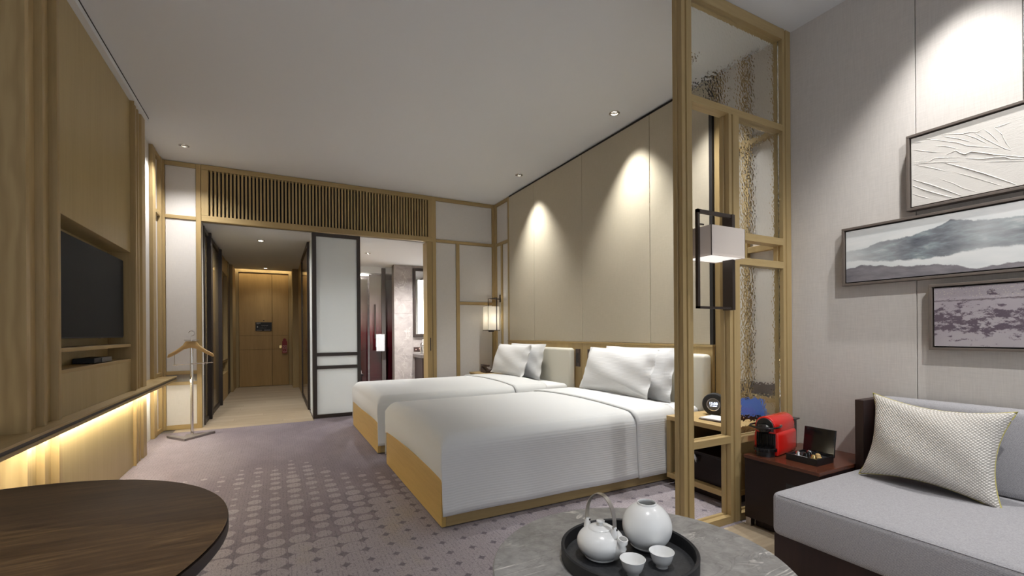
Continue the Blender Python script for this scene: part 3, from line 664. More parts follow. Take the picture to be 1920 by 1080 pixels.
part(sg, 'pull_handle', 'dark_bronze', 1.660, 1.685, 8.80, 8.825, 0.95, 1.60, bev=0.004)
part(sg, 'head_rail', 'ceiling_white', 0.55, 2.05, 8.84, 9.06, 2.20, 2.32)
part(sg, 'light_strip', 'led_shower', 0.60, 1.60, 9.075, 9.09, 2.17, 2.185)
t = thing('bath_towel', 'white towel hanging on a rail in front of the shower', 'towel', (1.76, 8.70, 0.72))
def towel_pt(u, v):
    q = abs(2 * u - 1); z = 1.035 - 0.32 * q if u < 0.5 else 1.035 - 0.24 * q
    return (1.668 + 0.155 * v, 8.70 + (0.022 if u > 0.5 else -0.022) * min(1, q * 8) + 0.004 * math.sin(9 * v + 2 * u), z)
obj('cloth', grid(towel_pt, 31, 14), 'towel', t, 60)
obj('rail', tube([(1.66, 8.70, 1.02), (1.84, 8.70, 1.02), (1.84, 8.815, 1.02)], 0.008, 8), 'chrome', t, 60)
t = thing('bath_stool', 'low dark wooden bathroom stool behind the far bed', 'stool', (0.98, 7.18, 0))
part(t, 'seat', 'mahogany', 0.80, 1.16, 7.02, 7.36, 0.41, 0.44, bev=0.004)
for x in (0.82, 1.11):
    for y in (7.04, 7.31): part(t, 'leg', 'mahogany', x, x + 0.03, y, y + 0.03, 0.0, 0.41)
def heap(u, v):
    a = 2 * PI * u; w = 1 + 0.10 * math.sin(3 * a + 1) + 0.06 * math.sin(7 * a); h = math.sin(PI / 2 * v)
    return (0.99 + 0.15 * w * math.cos(a) * math.cos(PI / 2 * v), 7.18 + 0.14 * w * math.sin(a) * math.cos(PI / 2 * v), 0.441 + 0.145 * h * (1 + 0.12 * math.sin(2 * a + 3 * v)) * (1 if v > 0 else 0))
tag(obj('bath_linen', grid(heap, 36, 12, True), 'towel', smooth=80), 'white towel heaped on the stool behind the far bed', 'towel')
t = thing('vanity_mirror', 'dark framed bathroom mirror with bright vertical light bars', 'mirror', (2.65, 8.38, 0.98))
for x0, x1, z0, z1 in ((2.29, 2.335, 0.98, 2.27), (2.96, 3.0, 0.98, 2.27), (2.335, 2.96, 0.98, 1.03), (2.335, 2.96, 2.22, 2.27)): part(t, 'frame', 'dark_bronze', x0, x1, 8.36, 8.405, z0, z1, bev=0.003)
part(t, 'glass', 'mirror_glass', 2.335, 2.96, 8.385, 8.404, 1.03, 2.22)
for x in (2.385, 2.45): part(t, 'light_bar', 'led_white', x, x + 0.045, 8.376, 8.386, 1.04, 2.05)
t = thing('vanity_counter', 'dark stone vanity counter below the bathroom mirror', 'vanity', (2.65, 8.1, 0))
part(t, 'top', 'granite', 2.28, 3.0, 7.85, 8.405, 0.60, 0.66, bev=0.004)
part(t, 'cabinet', 'espresso', 2.32, 3.0, 7.90, 8.405, 0.0, 0.60)
tag(obj('vanity_box', box(2.45, 2.60, 8.15, 8.35, 0.66, 0.93, 0.006), 'porcelain'), 'pale upright box standing on the bathroom vanity', 'box')
t = thing('bath_switch_plate', 'dark red switch plate on the stone wall above the vanity', 'switch', (2.38, 8.40, 0.70))
bsp = part(t, 'plate', 'brown_plate', 2.30, 2.46, 8.394, 8.406, 0.705, 0.785, bev=0.003)
for x0, x1, z0, z1 in ((2.335, 2.350, 0.73, 0.75), (2.40, 2.415, 0.755, 0.765), (2.42, 2.435, 0.755, 0.765), (2.40, 2.44, 0.73, 0.738)): part(bsp, 'print', 'tag_print', x0, x1, 8.392, 8.395, z0, z1)
t = thing('bath_faucet', 'curved chrome faucet on the bathroom vanity', 'faucet', (2.62, 8.30, 0.66))
obj('spout', tube([(2.40, 8.28, 0.66), (2.40, 8.28, 0.80), (2.40, 8.25, 0.85), (2.40, 8.20, 0.86), (2.40, 8.14, 0.82)], 0.014, 10), 'chrome', t, 60)
def point(name, loc, power, color, size=0.08):
    l = bpy.data.lights.new(name, 'POINT'); l.energy = power; l.color = color; l.shadow_soft_size = size
    o = bpy.data.objects.new(name, l); COL.objects.link(o); o.location = loc
downlight(*BDL[0], 'recessed ceiling lamp over the bathtub', 'bathroom lamps', 240, 150, 0.9, (1, .99, .98))
downlight(*BDL[1], 'recessed ceiling lamp over the bathroom vanity', 'bathroom lamps', 210, 150, 0.9, (1, .99, .98))

# ================================================================ headboard and beds
HBX = 2.878
t = thing('headboard', 'long low oak headboard panel with two cream leather bolsters behind the beds', 'headboard', (2.9, 3.9, 0))
for y0, y1 in ((2.285, 2.60), (2.602, 3.75), (3.752, 3.90), (3.902, 4.10), (4.102, 5.30), (5.302, 5.625)): part(t, 'board', 'oak_z', HBX, 2.904, y0, y1, 0.0, 0.925, bev=0.001)
part(t, 'cap', 'oak_y', HBX - 0.004, 2.93, 2.283, 5.627, 0.925, 0.940, bev=0.002)
for y0, y1 in ((2.285, 3.655), (4.02, 5.38)): obj('bolster', box(2.795, HBX, y0, y1, 0.40, 0.872, 0.032, 5), 'cream_leather', t, 50)
for i, (y0, y1) in enumerate(((3.930, 4.005), (3.715, 3.795))):
    q = thing('bed_switch', ('dark brown bedside switch plate next to the far bed bolster', 'dark brown bedside switch plate next to the near bed bolster')[i], 'switch', (HBX, (y0 + y1) / 2, 0.68), 'switches on the headboard')
    part(q, 'plate', 'brown_plate', HBX - 0.012, HBX, y0, y1, 0.675, 0.865, bev=0.003)
    part(q, 'rocker', 'black_plastic', HBX - 0.017, HBX - 0.011, y0 + 0.02, y1 - 0.02, 0.715, 0.825, bev=0.003)

def duvet_profile(y0, y1, zt, hem, r, off=0.0, nside=10, nround=7, ntop=22):
    """outline across the bed from the near hem over the top to the far hem: list of (y, z)"""
    P = []
    y0 -= off; y1 += off; zt += off
    for i in range(nside): P.append((y0 - 0.018 * (1 - i / nside) ** 2, hem + (zt - r - hem) * i / nside))
    for i in range(nround + 1):
        a = PI / 2 * i / nround; P.append((y0 + r - r * math.cos(a), zt - r + r * math.sin(a)))
    for i in range(1, ntop):
        q = i / ntop; P.append((y0 + r + (y1 - y0 - 2 * r) * q, zt + 0.022 * math.sin(PI * q) ** 0.8))
    for i in range(nround + 1):
        a = PI / 2 * (1 - i / nround); P.append((y1 - r + r * math.cos(a), zt - r + r * math.sin(a)))
    for i in range(1, nside + 1): P.append((y1 + 0.018 * (i / nside) ** 2, zt - r - (zt - r - hem) * i / nside))
    return P
def sheet(y0, y1, x0, x1, zt, hem, r, off, nx, foot=None, seed=0):
    """cloth over the bed from x0 (foot) to x1; at the foot it rounds over and drops to z = foot"""
    rnd = random.Random(seed); ph = [rnd.uniform(0, 6) for _ in range(4)]
    P = duvet_profile(y0, y1, zt, hem, r, off)
    bm = bmesh.new(); rows = []
    def wob(x, y, z):
        sd = max(0, 1 - (z - hem) / 0.35)
        return 0.006 * sd * math.sin(7 * x + ph[0]) * math.sin(3 * x + ph[1])
    R = 0.075
    xs = [x1 + (x0 + (R if foot is not None else 0) - x1) * i / nx for i in range(nx + 1)]
    for x in xs:
        rows.append([bm.verts.new((x, y + (wob(x, y, z) if y < (y0 + y1) / 2 else -wob(x, y, z)), z)) for y, z in P])
    if foot is not None:
        zc = zt - R; ym = (y0 + y1) / 2
        nr = 7
        top = [k for k, (y, z) in enumerate(P)]
        for i in range(1, nr + 1):            # round over the foot edge; the sides run straight on
            a = PI / 2 * i / nr; row = []
            for y, z in P:
                zz = z if z < zc else zc + (z - zc) * max(0.0, math.cos(a))
                row.append(bm.verts.new((x0 + R - R * math.sin(a), y, zz if z >= zc else z)))
            rows.append(row)
    for A, B in zip(rows, rows[1:]):
        for k in range(len(P) - 1): bm.faces.new((A[k], B[k], B[k + 1], A[k + 1]))
    if foot is not None:
        # drop at the foot, tucked under at z = foot
        nd = 12; idx = [k for k, (y, z) in enumerate(P) if z >= zc - 1e-6]
        ys = [P[k][0] for k in idx]
        prev = [rows[-1][k] for k in idx]
        yl = P[0][0]
        for i in range(1, nd + 1):
            q = i / nd; row = []
            for m, y in enumerate(ys):
                u = (y - ys[0]) / (ys[-1] - ys[0])
                bot = foot + 0.02 * math.sin(2.2 * PI * u + ph[2]) * 0.5 + 0.035 * (abs(u - 0.5) * 2) ** 6 * 0
                z = zc + (bot - zc) * q
                bulge = -0.022 * math.sin(PI * q) + 0.012 * q
                row.append(bm.verts.new((x0 + bulge * max(0.0, math.sin(PI * u)) ** 0.35, y0 + (y1 - y0) * u, z)))
            for m in range(len(ys) - 1): bm.faces.new((prev[m], row[m], row[m + 1], prev[m + 1]))
            prev = row
    bmesh.ops.recalc_face_normals(bm, faces=bm.faces[:])
    return bm
def solid(o, th, off=-1):
    m = o.modifiers.new('solid', 'SOLIDIFY'); m.thickness = th; m.offset = off; return o
def make_bed(y0, y1, label, seed):
    t = thing('bed', label, 'bed', (1.8, (y0 + y1) / 2, 0), 'twin beds')
    part(t, 'plinth', 'espresso', 0.86, 2.86, y0 + 0.09, y1 - 0.09, 0.0, 0.045)
    part(t, 'foot_board', 'oak_bed', 0.775, 0.80, y0 + 0.02, y1 - 0.02, 0.006, 0.272, bev=0.003)
    for ya, yb in ((y0 + 0.02, y0 + 0.045), (y1 - 0.045, y1 - 0.02)): part(t, 'side_board', 'oak_x', 0.80, 2.86, ya, yb, 0.006, 0.272, bev=0.003)
    obj('mattress', box(0.83, 2.79, y0 + 0.03, y1 - 0.03, 0.26, 0.494, 0.05, 4), 'white_linen_plain', t, 60)
    solid(obj('duvet', sheet(y0, y1, 0.772, 2.45, 0.502, 0.076, 0.10, 0.0, 40, foot=0.258, seed=seed), 'bedding', t, 70), 0.008)
    solid(obj('folded_sheet', sheet(y0, y1, 2.125, 2.50, 0.502, 0.072, 0.10, 0.012, 12, seed=seed), 'bedding', t, 70), 0.011)
    return t
make_bed(2.285, 3.675, 'twin bed with white duvet and oak base, nearest to the round marble table', 1)
make_bed(3.985, 5.42, 'twin bed with white duvet and oak base, next to the bathroom opening', 2)

def bed_pillow(yc, xb, xt, zb, zt, w, t_, label, seed):
    hgt = math.hypot(xt - xb, zt - zb)
    bm = pillow(w, hgt, t_, 30, 0.07, seed, 0.03)
    m = frame_m(((xb + xt) / 2, yc, (zb + zt) / 2), (0, -1, 0), (xt - xb, 0, zt - zb))
    o = obj('pillow', xform(bm, m), 'pillow_cotton', smooth=70)
    return tag(o, label, 'pillow', 'bed pillows')
bed_pillow(2.985, 2.485, 2.615, 0.530, 0.905, 0.86, 0.155, 'plump white pillow at the front of the near bed', 3)
bed_pillow(2.925, 2.665, 2.745, 0.498, 0.915, 0.86, 0.115, 'white pillow behind another one on the near bed, touching the bolster', 4)
bed_pillow(4.93, 2.485, 2.615, 0.530, 0.900, 0.86, 0.155, 'plump white pillow at the front of the far bed', 5)
bed_pillow(4.85, 2.665, 2.745, 0.498, 0.910, 0.86, 0.115, 'white pillow behind another one on the far bed, touching the bolster', 6)

# ---------------------------------------------------------------- far bedside: lantern sconce, telephone, nightstand
lx0, lx1, ly0, ly1, lz0, lz1 = 2.655, 2.835, 5.80, 5.98, 1.085, 1.42
t = thing('wall_lantern', 'lit white paper lantern wall lamp beside the far bed', 'wall lamp', (2.75, 5.88, 1.06))
for a in ((lx0, lx0 + 0.003, ly0, ly1), (lx1 - 0.003, lx1, ly0, ly1), (lx0, lx1, ly0, ly0 + 0.003), (lx0, lx1, ly1 - 0.003, ly1)): part(t, 'shade_side', 'lamp_shade', *a, lz0, lz1)
bpl = part(t, 'base_plate', 'dark_bronze', lx0 - 0.004, lx1 + 0.004, ly0 - 0.004, ly1 + 0.004, lz0 - 0.010, lz0)
obj('finial', lathe([(0.0, -0.028), (0.04, -0.026), (0.045, -0.01), (0.0, -0.01)], 2.745, 5.89, lz0, 20), 'dark_bronze', bpl, 40)
part(t, 'wall_plate', 'dark_bronze', 2.905, 2.937, 5.905, 5.955, 1.49, 1.60, bev=0.003)
obj('arm', tube([(2.91, 5.92, 1.535), (2.75, 5.92, 1.535)], 0.007, 8), 'dark_bronze', t, 60)
obj('arm', tube([(2.75, 5.92, 1.535), (2.70, 5.89, 1.53), (2.70, 5.89, 1.42)], 0.006, 8), 'dark_bronze', t, 60)
obj('strap', box(2.778, 2.790, ly0 - 0.010, ly0 - 0.004, lz0 - 0.01, 1.545), 'dark_bronze', t)
obj('strap_arm', box(2.778, 2.790, ly0 - 0.010, 5.92, 1.535, 1.547), 'dark_bronze', t)
obj('bulb', lathe([(0.0, -0.05), (0.03, -0.035), (0.035, 0.0), (0.03, 0.035), (0.0, 0.05)], 2.745, 5.89, 1.25, 20), 'bulb', t, 60)
point('lantern_light', (2.745, 5.89, 1.25), 5.0, (1, .92, .78), 0.05)
t = thing('far_nightstand', 'oak nightstand in the corner beyond the far bed', 'nightstand', (2.68, 5.74, 0))
for a in ((2.45, 2.868, 5.50, 5.52, 0.06, 0.47), (2.45, 2.868, 5.96, 5.98, 0.06, 0.47)): part(t, 'side', 'oak_z', *a)
part(t, 'top', 'oak_light', 2.44, 2.868, 5.49, 5.99, 0.47, 0.49, bev=0.002)
part(t, 'bottom', 'oak_y', 2.45, 2.868, 5.52, 5.96, 0.06, 0.08)
part(t, 'back', 'oak_z', 2.853, 2.868, 5.52, 5.96, 0.08, 0.47)
part(t, 'plinth', 'espresso', 2.52, 2.86, 5.53, 5.95, 0.0, 0.06)
t = thing('telephone', 'small dark desk telephone on the far nightstand', 'telephone', (2.60, 5.75, 0.49))
phb = obj('body', prism([(5.66, 0.49), (5.84, 0.49), (5.84, 0.575), (5.66, 0.52)], 'x', 2.55, 2.68, 0.005), 'brown_plate', t)
obj('handset', box(2.558, 2.605, 5.64, 5.86, 0.58, 0.605, 0.010, 3), 'brown_plate', t, 50)
for i in range(3):
    for jx in range(3): part(phb, 'key', 'plate_print', 2.62 + jx * 0.018, 2.632 + jx * 0.018, 5.71 + i * 0.03, 5.725 + i * 0.03, 0.53 + i * 0.009, 0.546 + i * 0.009)
tag(obj('wall_socket', box(2.915, 2.939, 5.70, 5.84, 0.62, 0.70, 0.003), 'brown_plate'), 'dark socket plate on the wall beyond the far bed', 'socket')

# ================================================================ room divider with hammered glass
t = thing('glass_room_divider', 'tall oak framed room divider with hammered glass panes beside the sofa', 'room divider', (2.28, 1.65, 0))
D0, D1 = 1.620, 1.680
def dpost(x0, x1, z0, z1):
    w = (x1 - x0); e = min(0.022, w * 0.34)
    return obj('post', prism([(x0, D0), (x0 + e, D0), (x0 + e + 0.004, D0 + 0.008), (x0 + e + 0.012, D0 + 0.008), (x0 + e + 0.014, D0), (x1, D0), (x1, D1), (x0, D1), (x0, D1 - 0.022), (x0 + 0.006, D1 - 0.026), (x0 + 0.006, D0 + 0.026), (x0, D0 + 0.022)], 'z', z0, z1), 'oak_z', t)
dpost(1.824, 1.896, 0, ZS); dpost(2.180, 2.265, 0, 2.222); dpost(2.660, 2.740, 0, ZS)
def drail(x0, x1, z0, z1):
    zc = (z0 + z1) / 2
    return obj('rail', prism([(D0, z0), (D1, z0), (D1, z1 - 0.003), (D1 - 0.02, z1), (D1 - 0.024, z1 - 0.007), (D0 + 0.024, z1 - 0.007), (D0 + 0.02, z1), (D0, z1 - 0.003)], 'x', x0, x1), 'oak_x', t)
drail(1.896, 2.660, 2.765, ZS)
drail(1.896, 2.660, 2.222, 2.262)
drail(2.265, 2.660, 1.547, 1.590); drail(2.265, 2.660, 1.410, 1.452)
drail(1.896, 2.180, 0.435, 0.475); drail(2.265, 2.660, 0.425, 0.462)
drail(1.896, 2.180, 0.0, 0.042); drail(2.265, 2.660, 0.0, 0.042)
for x0, x1, z0, z1 in ((1.892, 2.664, 2.256, 2.772), (2.261, 2.664, 1.584, 2.226), (2.261, 2.664, 0.456, 1.414)):
    part(t, 'glass_pane', 'hammered_glass', x0, x1, 1.645, 1.655, z0, z1)
# lamp hung in the divider
t = thing('divider_lamp', 'square linen shade lamp in a dark metal frame hung in the room divider', 'lamp', (2.05, 1.60, 1.155))
fx0, fx1, fz0, fz1 = 1.898, 2.178, 1.158, 1.664
part(t, 'frame_bar', 'dark_bronze', fx0, fx0 + 0.016, 1.590, 1.606, fz0, fz1)
part(t, 'frame_bar', 'dark_bronze', fx0, fx1, 1.590, 1.606, fz1 - 0.018, fz1)
part(t, 'frame_bar', 'dark_bronze', fx0, fx1, 1.590, 1.606, fz0, fz0 + 0.012)
part(t, 'mount_bar', 'dark_bronze', fx1 - 0.022, fx1 + 0.001, 1.585, 1.645, fz0 - 0.004, fz1)
part(t, 'cross_bar', 'dark_bronze', fx0, fx0 + 0.05, 1.592, 1.600, 1.585, 1.592)
sx0, sx1, sy0, sy1, sz0, sz1 = 1.918, 2.176, 1.525, 1.705, 1.420, 1.573
for a in ((sx0, sx0 + 0.003, sy0, sy1), (sx1 - 0.003, sx1, sy0, sy1), (sx0, sx1, sy0, sy0 + 0.003), (sx0, sx1, sy1 - 0.003, sy1)): part(t, 'shade_side', 'linen_shade', *a, sz0, sz1)
part(t, 'diffuser', 'shade_diffuser', sx0 + 0.003, sx1 - 0.003, sy0 + 0.003, sy1 - 0.003, sz0 + 0.004, sz0 + 0.007)
part(t, 'top_spider', 'dark_bronze', sx0 + 0.003, sx1 - 0.003, 1.605, 1.613, sz1 - 0.02, sz1 - 0.014)

# ---------------------------------------------------------------- near nightstand and what stands on it
NX0, NX1, NY0, NY1, NZ = 2.362, 2.90, 1.772, 2.248, 0.470
t = thing('nightstand', 'open oak nightstand box beside the near bed, behind the room divider', 'nightstand', (2.63, 2.0, 0))
def ns_frame(a, b, mat, ax):
    return None
part(t, 'top', 'oak_light', NX0, NX1, NY0, NY1, NZ - 0.030, NZ, bev=0.002)
part(t, 'bottom', 'oak_light', NX0, NX1, NY0, NY1, 0.050, 0.085, bev=0.002)
for y0, y1 in ((NY0, NY0 + 0.034), (NY1 - 0.034, NY1)): part(t, 'side', 'oak_z', NX0, NX1, y0, y1, 0.085, NZ - 0.030, bev=0.002)
part(t, 'back', 'oak_z', NX1 - 0.015, NX1, NY0 + 0.034, NY1 - 0.034, 0.085, NZ - 0.03)
part(t, 'plinth', 'espresso', NX0 + 0.05, NX1 - 0.02, NY0 + 0.02, NY1 - 0.02, 0.0, 0.050)
t = thing('storage_box', 'dark brown leather storage box inside the open nightstand', 'box', (2.62, 2.02, 0.086))
part(t, 'case', 'mahogany', 2.40, 2.84, 1.815, 2.205, 0.0865, 0.255, bev=0.003)
part(t, 'lid', 'mahogany', 2.395, 2.845, 1.812, 2.208, 0.255, 0.272, bev=0.003)
obj('ribbon_pull', tube([(2.394, 2.045, 0.235), (2.384, 2.035, 0.245), (2.378, 2.025, 0.235), (2.382, 2.02, 0.215), (2.392, 2.028, 0.208)], 0, flat=(0.018, 0.003, (0, 0, 1))), 'paper', t)
ang = -math.radians(66)
t = thing('alarm_clock', 'round black alarm clock radio with a lit digital display reading 15:08', 'clock', (2.66, 2.10, NZ), rotz=ang, local=True)
def disc(prof, cz, n=44): return xform(lathe(prof, 0, 0, 0, n), Matrix.Translation((0, 0, cz)) @ Matrix.Rotation(PI / 2, 4, 'X'))
rc, cz = 0.076, 0.0735
bm = disc([(0.0, -0.032), (0.060, -0.032), (0.073, -0.026), (rc, -0.014), (rc, 0.018), (0.072, 0.028), (0.066, 0.031), (0.044, 0.032), (0.042, 0.028), (0.0, 0.028)], cz)
for v in bm.verts: v.co.z = max(v.co.z, 0.0)
obj('case', bm, 'black_matte', t, 40)
obj('bezel', disc([(0.0435, 0.0285), (0.0435, 0.0335), (0.0385, 0.0335), (0.0365, 0.030), (0.0365, 0.0285)], cz), 'chrome', t, 40)
dsp = obj('display', disc([(0.0, 0.0290), (0.037, 0.0290), (0.037, 0.0282), (0.0, 0.0282)], cz), 'stb_silver', t)
def text(body, size, parent, mat, loc, rot, name='lettering', extrude=0.0004):
    cu = bpy.data.curves.new(name, 'FONT'); cu.body = body; cu.size = size; cu.align_x = 'CENTER'; cu.align_y = 'CENTER'; cu.extrude = extrude
    tmp = bpy.data.objects.new('tmp', cu); COL.objects.link(tmp); me = bpy.data.meshes.new_from_object(tmp)
    bpy.data.objects.remove(tmp); bpy.data.curves.remove(cu); me.name = name; me.materials.clear(); me.materials.append(MAT[mat])
    o = bpy.data.objects.new(name, me); linkobj(o, parent); o.location = loc; o.rotation_euler = rot; return o
text('15:08', 0.025, dsp, 'digit', (0, -0.0296, cz + 0.006), (PI / 2, 0, 0), 'time_digits')
for x0, x1 in ((-0.022, -0.010), (-0.005, 0.003), (0.006, 0.015), (0.018, 0.022)): part(dsp, 'display_bar', 'digit', x0, x1, -0.0300, -0.0292, cz - 0.013, cz - 0.008)
obj('power_cord', tube([(0.0, 0.032, 0.04), (0.05, 0.05, 0.055), (0.085, 0.03, 0.045), (0.075, 0.0, 0.012), (0.09, -0.01, 0.006), (0.12, 0.02, 0.008), (0.10, 0.05, 0.01), (0.13, 0.06, 0.02), (0.115, 0.02, 0.03), (0.14, 0.03, 0.006)], 0.004, 6), 'black_plastic', t, 60)
t = thing('note_pad', 'white notepad on a tan leather tray on the nightstand', 'notepad', (2.52, 1.97, NZ), rotz=0.12, local=True)
part(t, 'tray', 'brown_plate', -0.075, 0.085, -0.105, 0.085, 0.0, 0.006, bev=0.002)
part(t, 'pages', 'paper', -0.07, 0.07, -0.06, 0.08, 0.006, 0.014, bev=0.001)
obj('pen', tube([(-0.06, -0.085, 0.011), (0.07, -0.085, 0.011)], 0.005, 8), 'frame_wood', t, 60)
t = thing('blue_leaflet_stand', 'blue leaflet on the nightstand blurred behind the hammered glass', 'leaflet', (2.72, 1.865, NZ), rotz=-0.75, local=True)
obj('leaflet', prism([(-0.02, 0.006), (-0.012, 0.006), (0.055, 0.13), (0.047, 0.13)], 'x', -0.075, 0.075), 'blue_card', t)
obj('holder', prism([(-0.03, 0.0), (0.06, 0.0), (0.06, 0.008), (-0.005, 0.008), (-0.005, 0.03), (-0.03, 0.03)], 'x', -0.08, 0.08), 'black_plastic', t)
for i, (y0, y1) in enumerate(((2.075, 2.232), (1.838, 2.012))):
    tag(obj('socket_plate', box(2.915, 2.939, y0, y1, 0.612, 0.690, 0.003), 'brown_plate'), ('dark socket plate on the pale wall right above the alarm clock', 'dark socket plate blurred behind the hammered glass pane')[i], 'socket')

# ================================================================ sofa corner
t = thing('side_cabinet', 'dark mahogany side cabinet between the sofa and the room divider', 'cabinet', (2.49, 1.39, 0))
part(t, 'body', 'mahogany', 2.235, XS - 0.004, 1.200, 1.578, 0.045, 0.362, bev=0.002)  # darker mahogany copy carries the shade of the cabinet front
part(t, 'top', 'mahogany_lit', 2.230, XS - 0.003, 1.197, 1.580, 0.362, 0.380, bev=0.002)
part(t, 'plinth', 'espresso', 2.275, XS - 0.004, 1.21, 1.545, 0.0, 0.045)
part(t, 'foot', 'steel_brushed', 2.240, 2.275, 1.548, 1.576, 0.0, 0.045)
part(t, 'socket', 'black_plastic', 2.232, 2.236, 1.215, 1.355, 0.215, 0.285, bev=0.001)

t = thing('coffee_machine', 'small glossy red capsule coffee machine on the side cabinet', 'coffee machine', (2.312, 1.507, 0.380), rotz=-math.radians(80.8), local=True)
def arch(w, zb, zs, r, n=14): return [(-w, zb), (w, zb), (w, zs)] + [(r * math.cos(PI * i / n), zs + r * math.sin(PI * i / n)) for i in range(1, n)] + [(-w, zs)]
obj('lower_body', prism([(-0.058, 0.004), (0.058, 0.004), (0.062, 0.03), (0.061, 0.112), (0.050, 0.128), (-0.050, 0.128), (-0.061, 0.112), (-0.062, 0.03)], 'y', 0.0, 0.225, 0.006, 3), 'red_gloss', t, 40)
obj('head', prism(arch(0.052, 0.120, 0.155, 0.052), 'y', -0.012, 0.225, 0.005, 3), 'red_gloss', t, 40)
obj('side_seam', box(-0.0535, 0.0535, 0.05, 0.20, 0.134, 0.137), 'red_gloss', t)
obj('face', prism(arch(0.044, 0.130, 0.155, 0.044), 'y', -0.016, -0.008, 0.002, 1), 'black_plastic', t, 40)
obj('nose', xform(lathe([(0.0, -0.030), (0.018, -0.027), (0.031, -0.014), (0.034, 0.0), (0.030, 0.016), (0.0, 0.028)], 0, 0, 0, 28), Matrix.Translation((0, -0.020, 0.147)) @ Matrix.Diagonal((1.0, 0.75, 1.0, 1))), 'black_gloss', t, 60)
lev = obj('lever', tube([(-0.056, 0.045, 0.158), (-0.066, 0.01, 0.158), (-0.066, -0.03, 0.158), (-0.055, -0.062, 0.157), (-0.025, -0.078, 0.156), (0.025, -0.078, 0.156), (0.055, -0.062, 0.157), (0.066, -0.03, 0.158), (0.066, 0.01, 0.158), (0.056, 0.045, 0.158)], 0.0052, 8), 'black_gloss', t, 60)
for sg_ in (-1, 1): obj('pivot', xform(lathe([(0.0, -0.004), (0.007, -0.004), (0.007, 0.004), (0.0, 0.004)], 0, 0, 0, 14), Matrix.Translation((0.056 * sg_, 0.045, 0.158)) @ Matrix.Rotation(PI / 2, 4, 'Y')), 'chrome', lev, 40)
gb = part(t, 'grille_back', 'black_matte', -0.048, 0.048, -0.002, 0.004, 0.028, 0.120, bev=0.001)
for i in range(9): part(gb, 'grille_bar', 'black_gloss', -0.046 + i * 0.0104, -0.0405 + i * 0.0104, -0.007, -0.001, 0.044, 0.119)
hd = [(0.056 * math.cos(PI + PI * i / 16), 0.0 + 0.070 * math.sin(PI + PI * i / 16)) for i in range(17)]
drp = obj('drip_tray', prism(hd, 'z', 0.028, 0.046, 0.002, 1), 'black_gloss', t, 40)
obj('tray_foot', prism([(x * 0.8, y * 0.72) for x, y in hd], 'z', 0.0, 0.028), 'black_plastic', drp, 40)
wtk = part(t, 'water_tank', 'black_gloss', -0.05, 0.05, 0.225, 0.262, 0.01, 0.165, bev=0.006)
part(wtk, 'tank_lid', 'black_plastic', -0.054, 0.054, 0.215, 0.290, 0.165, 0.173, bev=0.003)
t = thing('capsule_box', 'open black lacquer box of coffee capsules on the side cabinet', 'box', (2.40, 1.335, 0.380))
X0, X1, Y0, Y1 = 2.324, 2.469, 1.258, 1.408
part(t, 'tray_floor', 'black_plastic', X0, X1, Y0, Y1, 0.3805, 0.388)
for a in ((X0, X0 + 0.006, Y0, Y1), (X1 - 0.006, X1, Y0, Y1), (X0 + 0.006, X1 - 0.006, Y0, Y0 + 0.006), (X0 + 0.006, X1 - 0.006, Y1 - 0.006, Y1)): part(t, 'side', 'black_plastic', *a, 0.388, 0.413)
part(t, 'insert', 'black_matte', X0 + 0.03, X1 - 0.006, Y0 + 0.006, Y1 - 0.006, 0.388, 0.404)
part(t, 'label_slip', 'paper', X0 + 0.008, X0 + 0.022, 1.315, 1.375, 0.3885, 0.4095)
obj('lid', prism([(X1, 0.402), (X1 + 0.010, 0.402), (X1 + 0.030, 0.536), (X1 + 0.020, 0.536)], 'y', Y0, Y1, 0.001, 1), 'black_gloss', t)
for i, (x, y, m_) in enumerate(((2.372, 1.375, 'silver'), (2.372, 1.30, 'gold'), (2.41, 1.30, 'hanger_wood'), (2.41, 1.345, 'black_gloss'), (2.372, 1.338, 'black_gloss'), (2.445, 1.36, 'silver'))):
    cp = tag(obj('coffee_capsule', lathe([(0.0, 0.404), (0.0165, 0.404), (0.0165, 0.4055), (0.0135, 0.4065), (0.0105, 0.420), (0.006, 0.423), (0.0, 0.4235)], x, y, 0, 22), m_, smooth=40),
             ('silver coffee capsule in the front row beside the red machine', 'golden coffee capsule in the front row of the black box', 'copper coloured coffee capsule behind the golden one', 'black coffee capsule in the back row of the box', 'black coffee capsule in the front row of the box', 'silver coffee capsule next to the open lid')[i], 'capsule', 'coffee capsules')

t = thing('sofa', 'grey tweed sofa with a dark wood base and back frame', 'sofa', (2.3, 0.2, 0))
part(t, 'base', 'espresso', 1.868, XS - 0.005, -1.20, 1.185, 0.0, 0.186, bev=0.002)
part(t, 'end_panel', 'espresso', 2.530, XS - 0.004, 1.155, 1.192, 0.186, 0.700, bev=0.002)
part(t, 'back_panel', 'espresso', 2.715, XS - 0.004, -1.2, 1.155, 0.186, 0.695)
stc = obj('seat_cushion', box(1.846, 2.712, -1.18, 1.186, 0.186, 0.366, 0.028, 4), 'sofa_grey', t, 50)
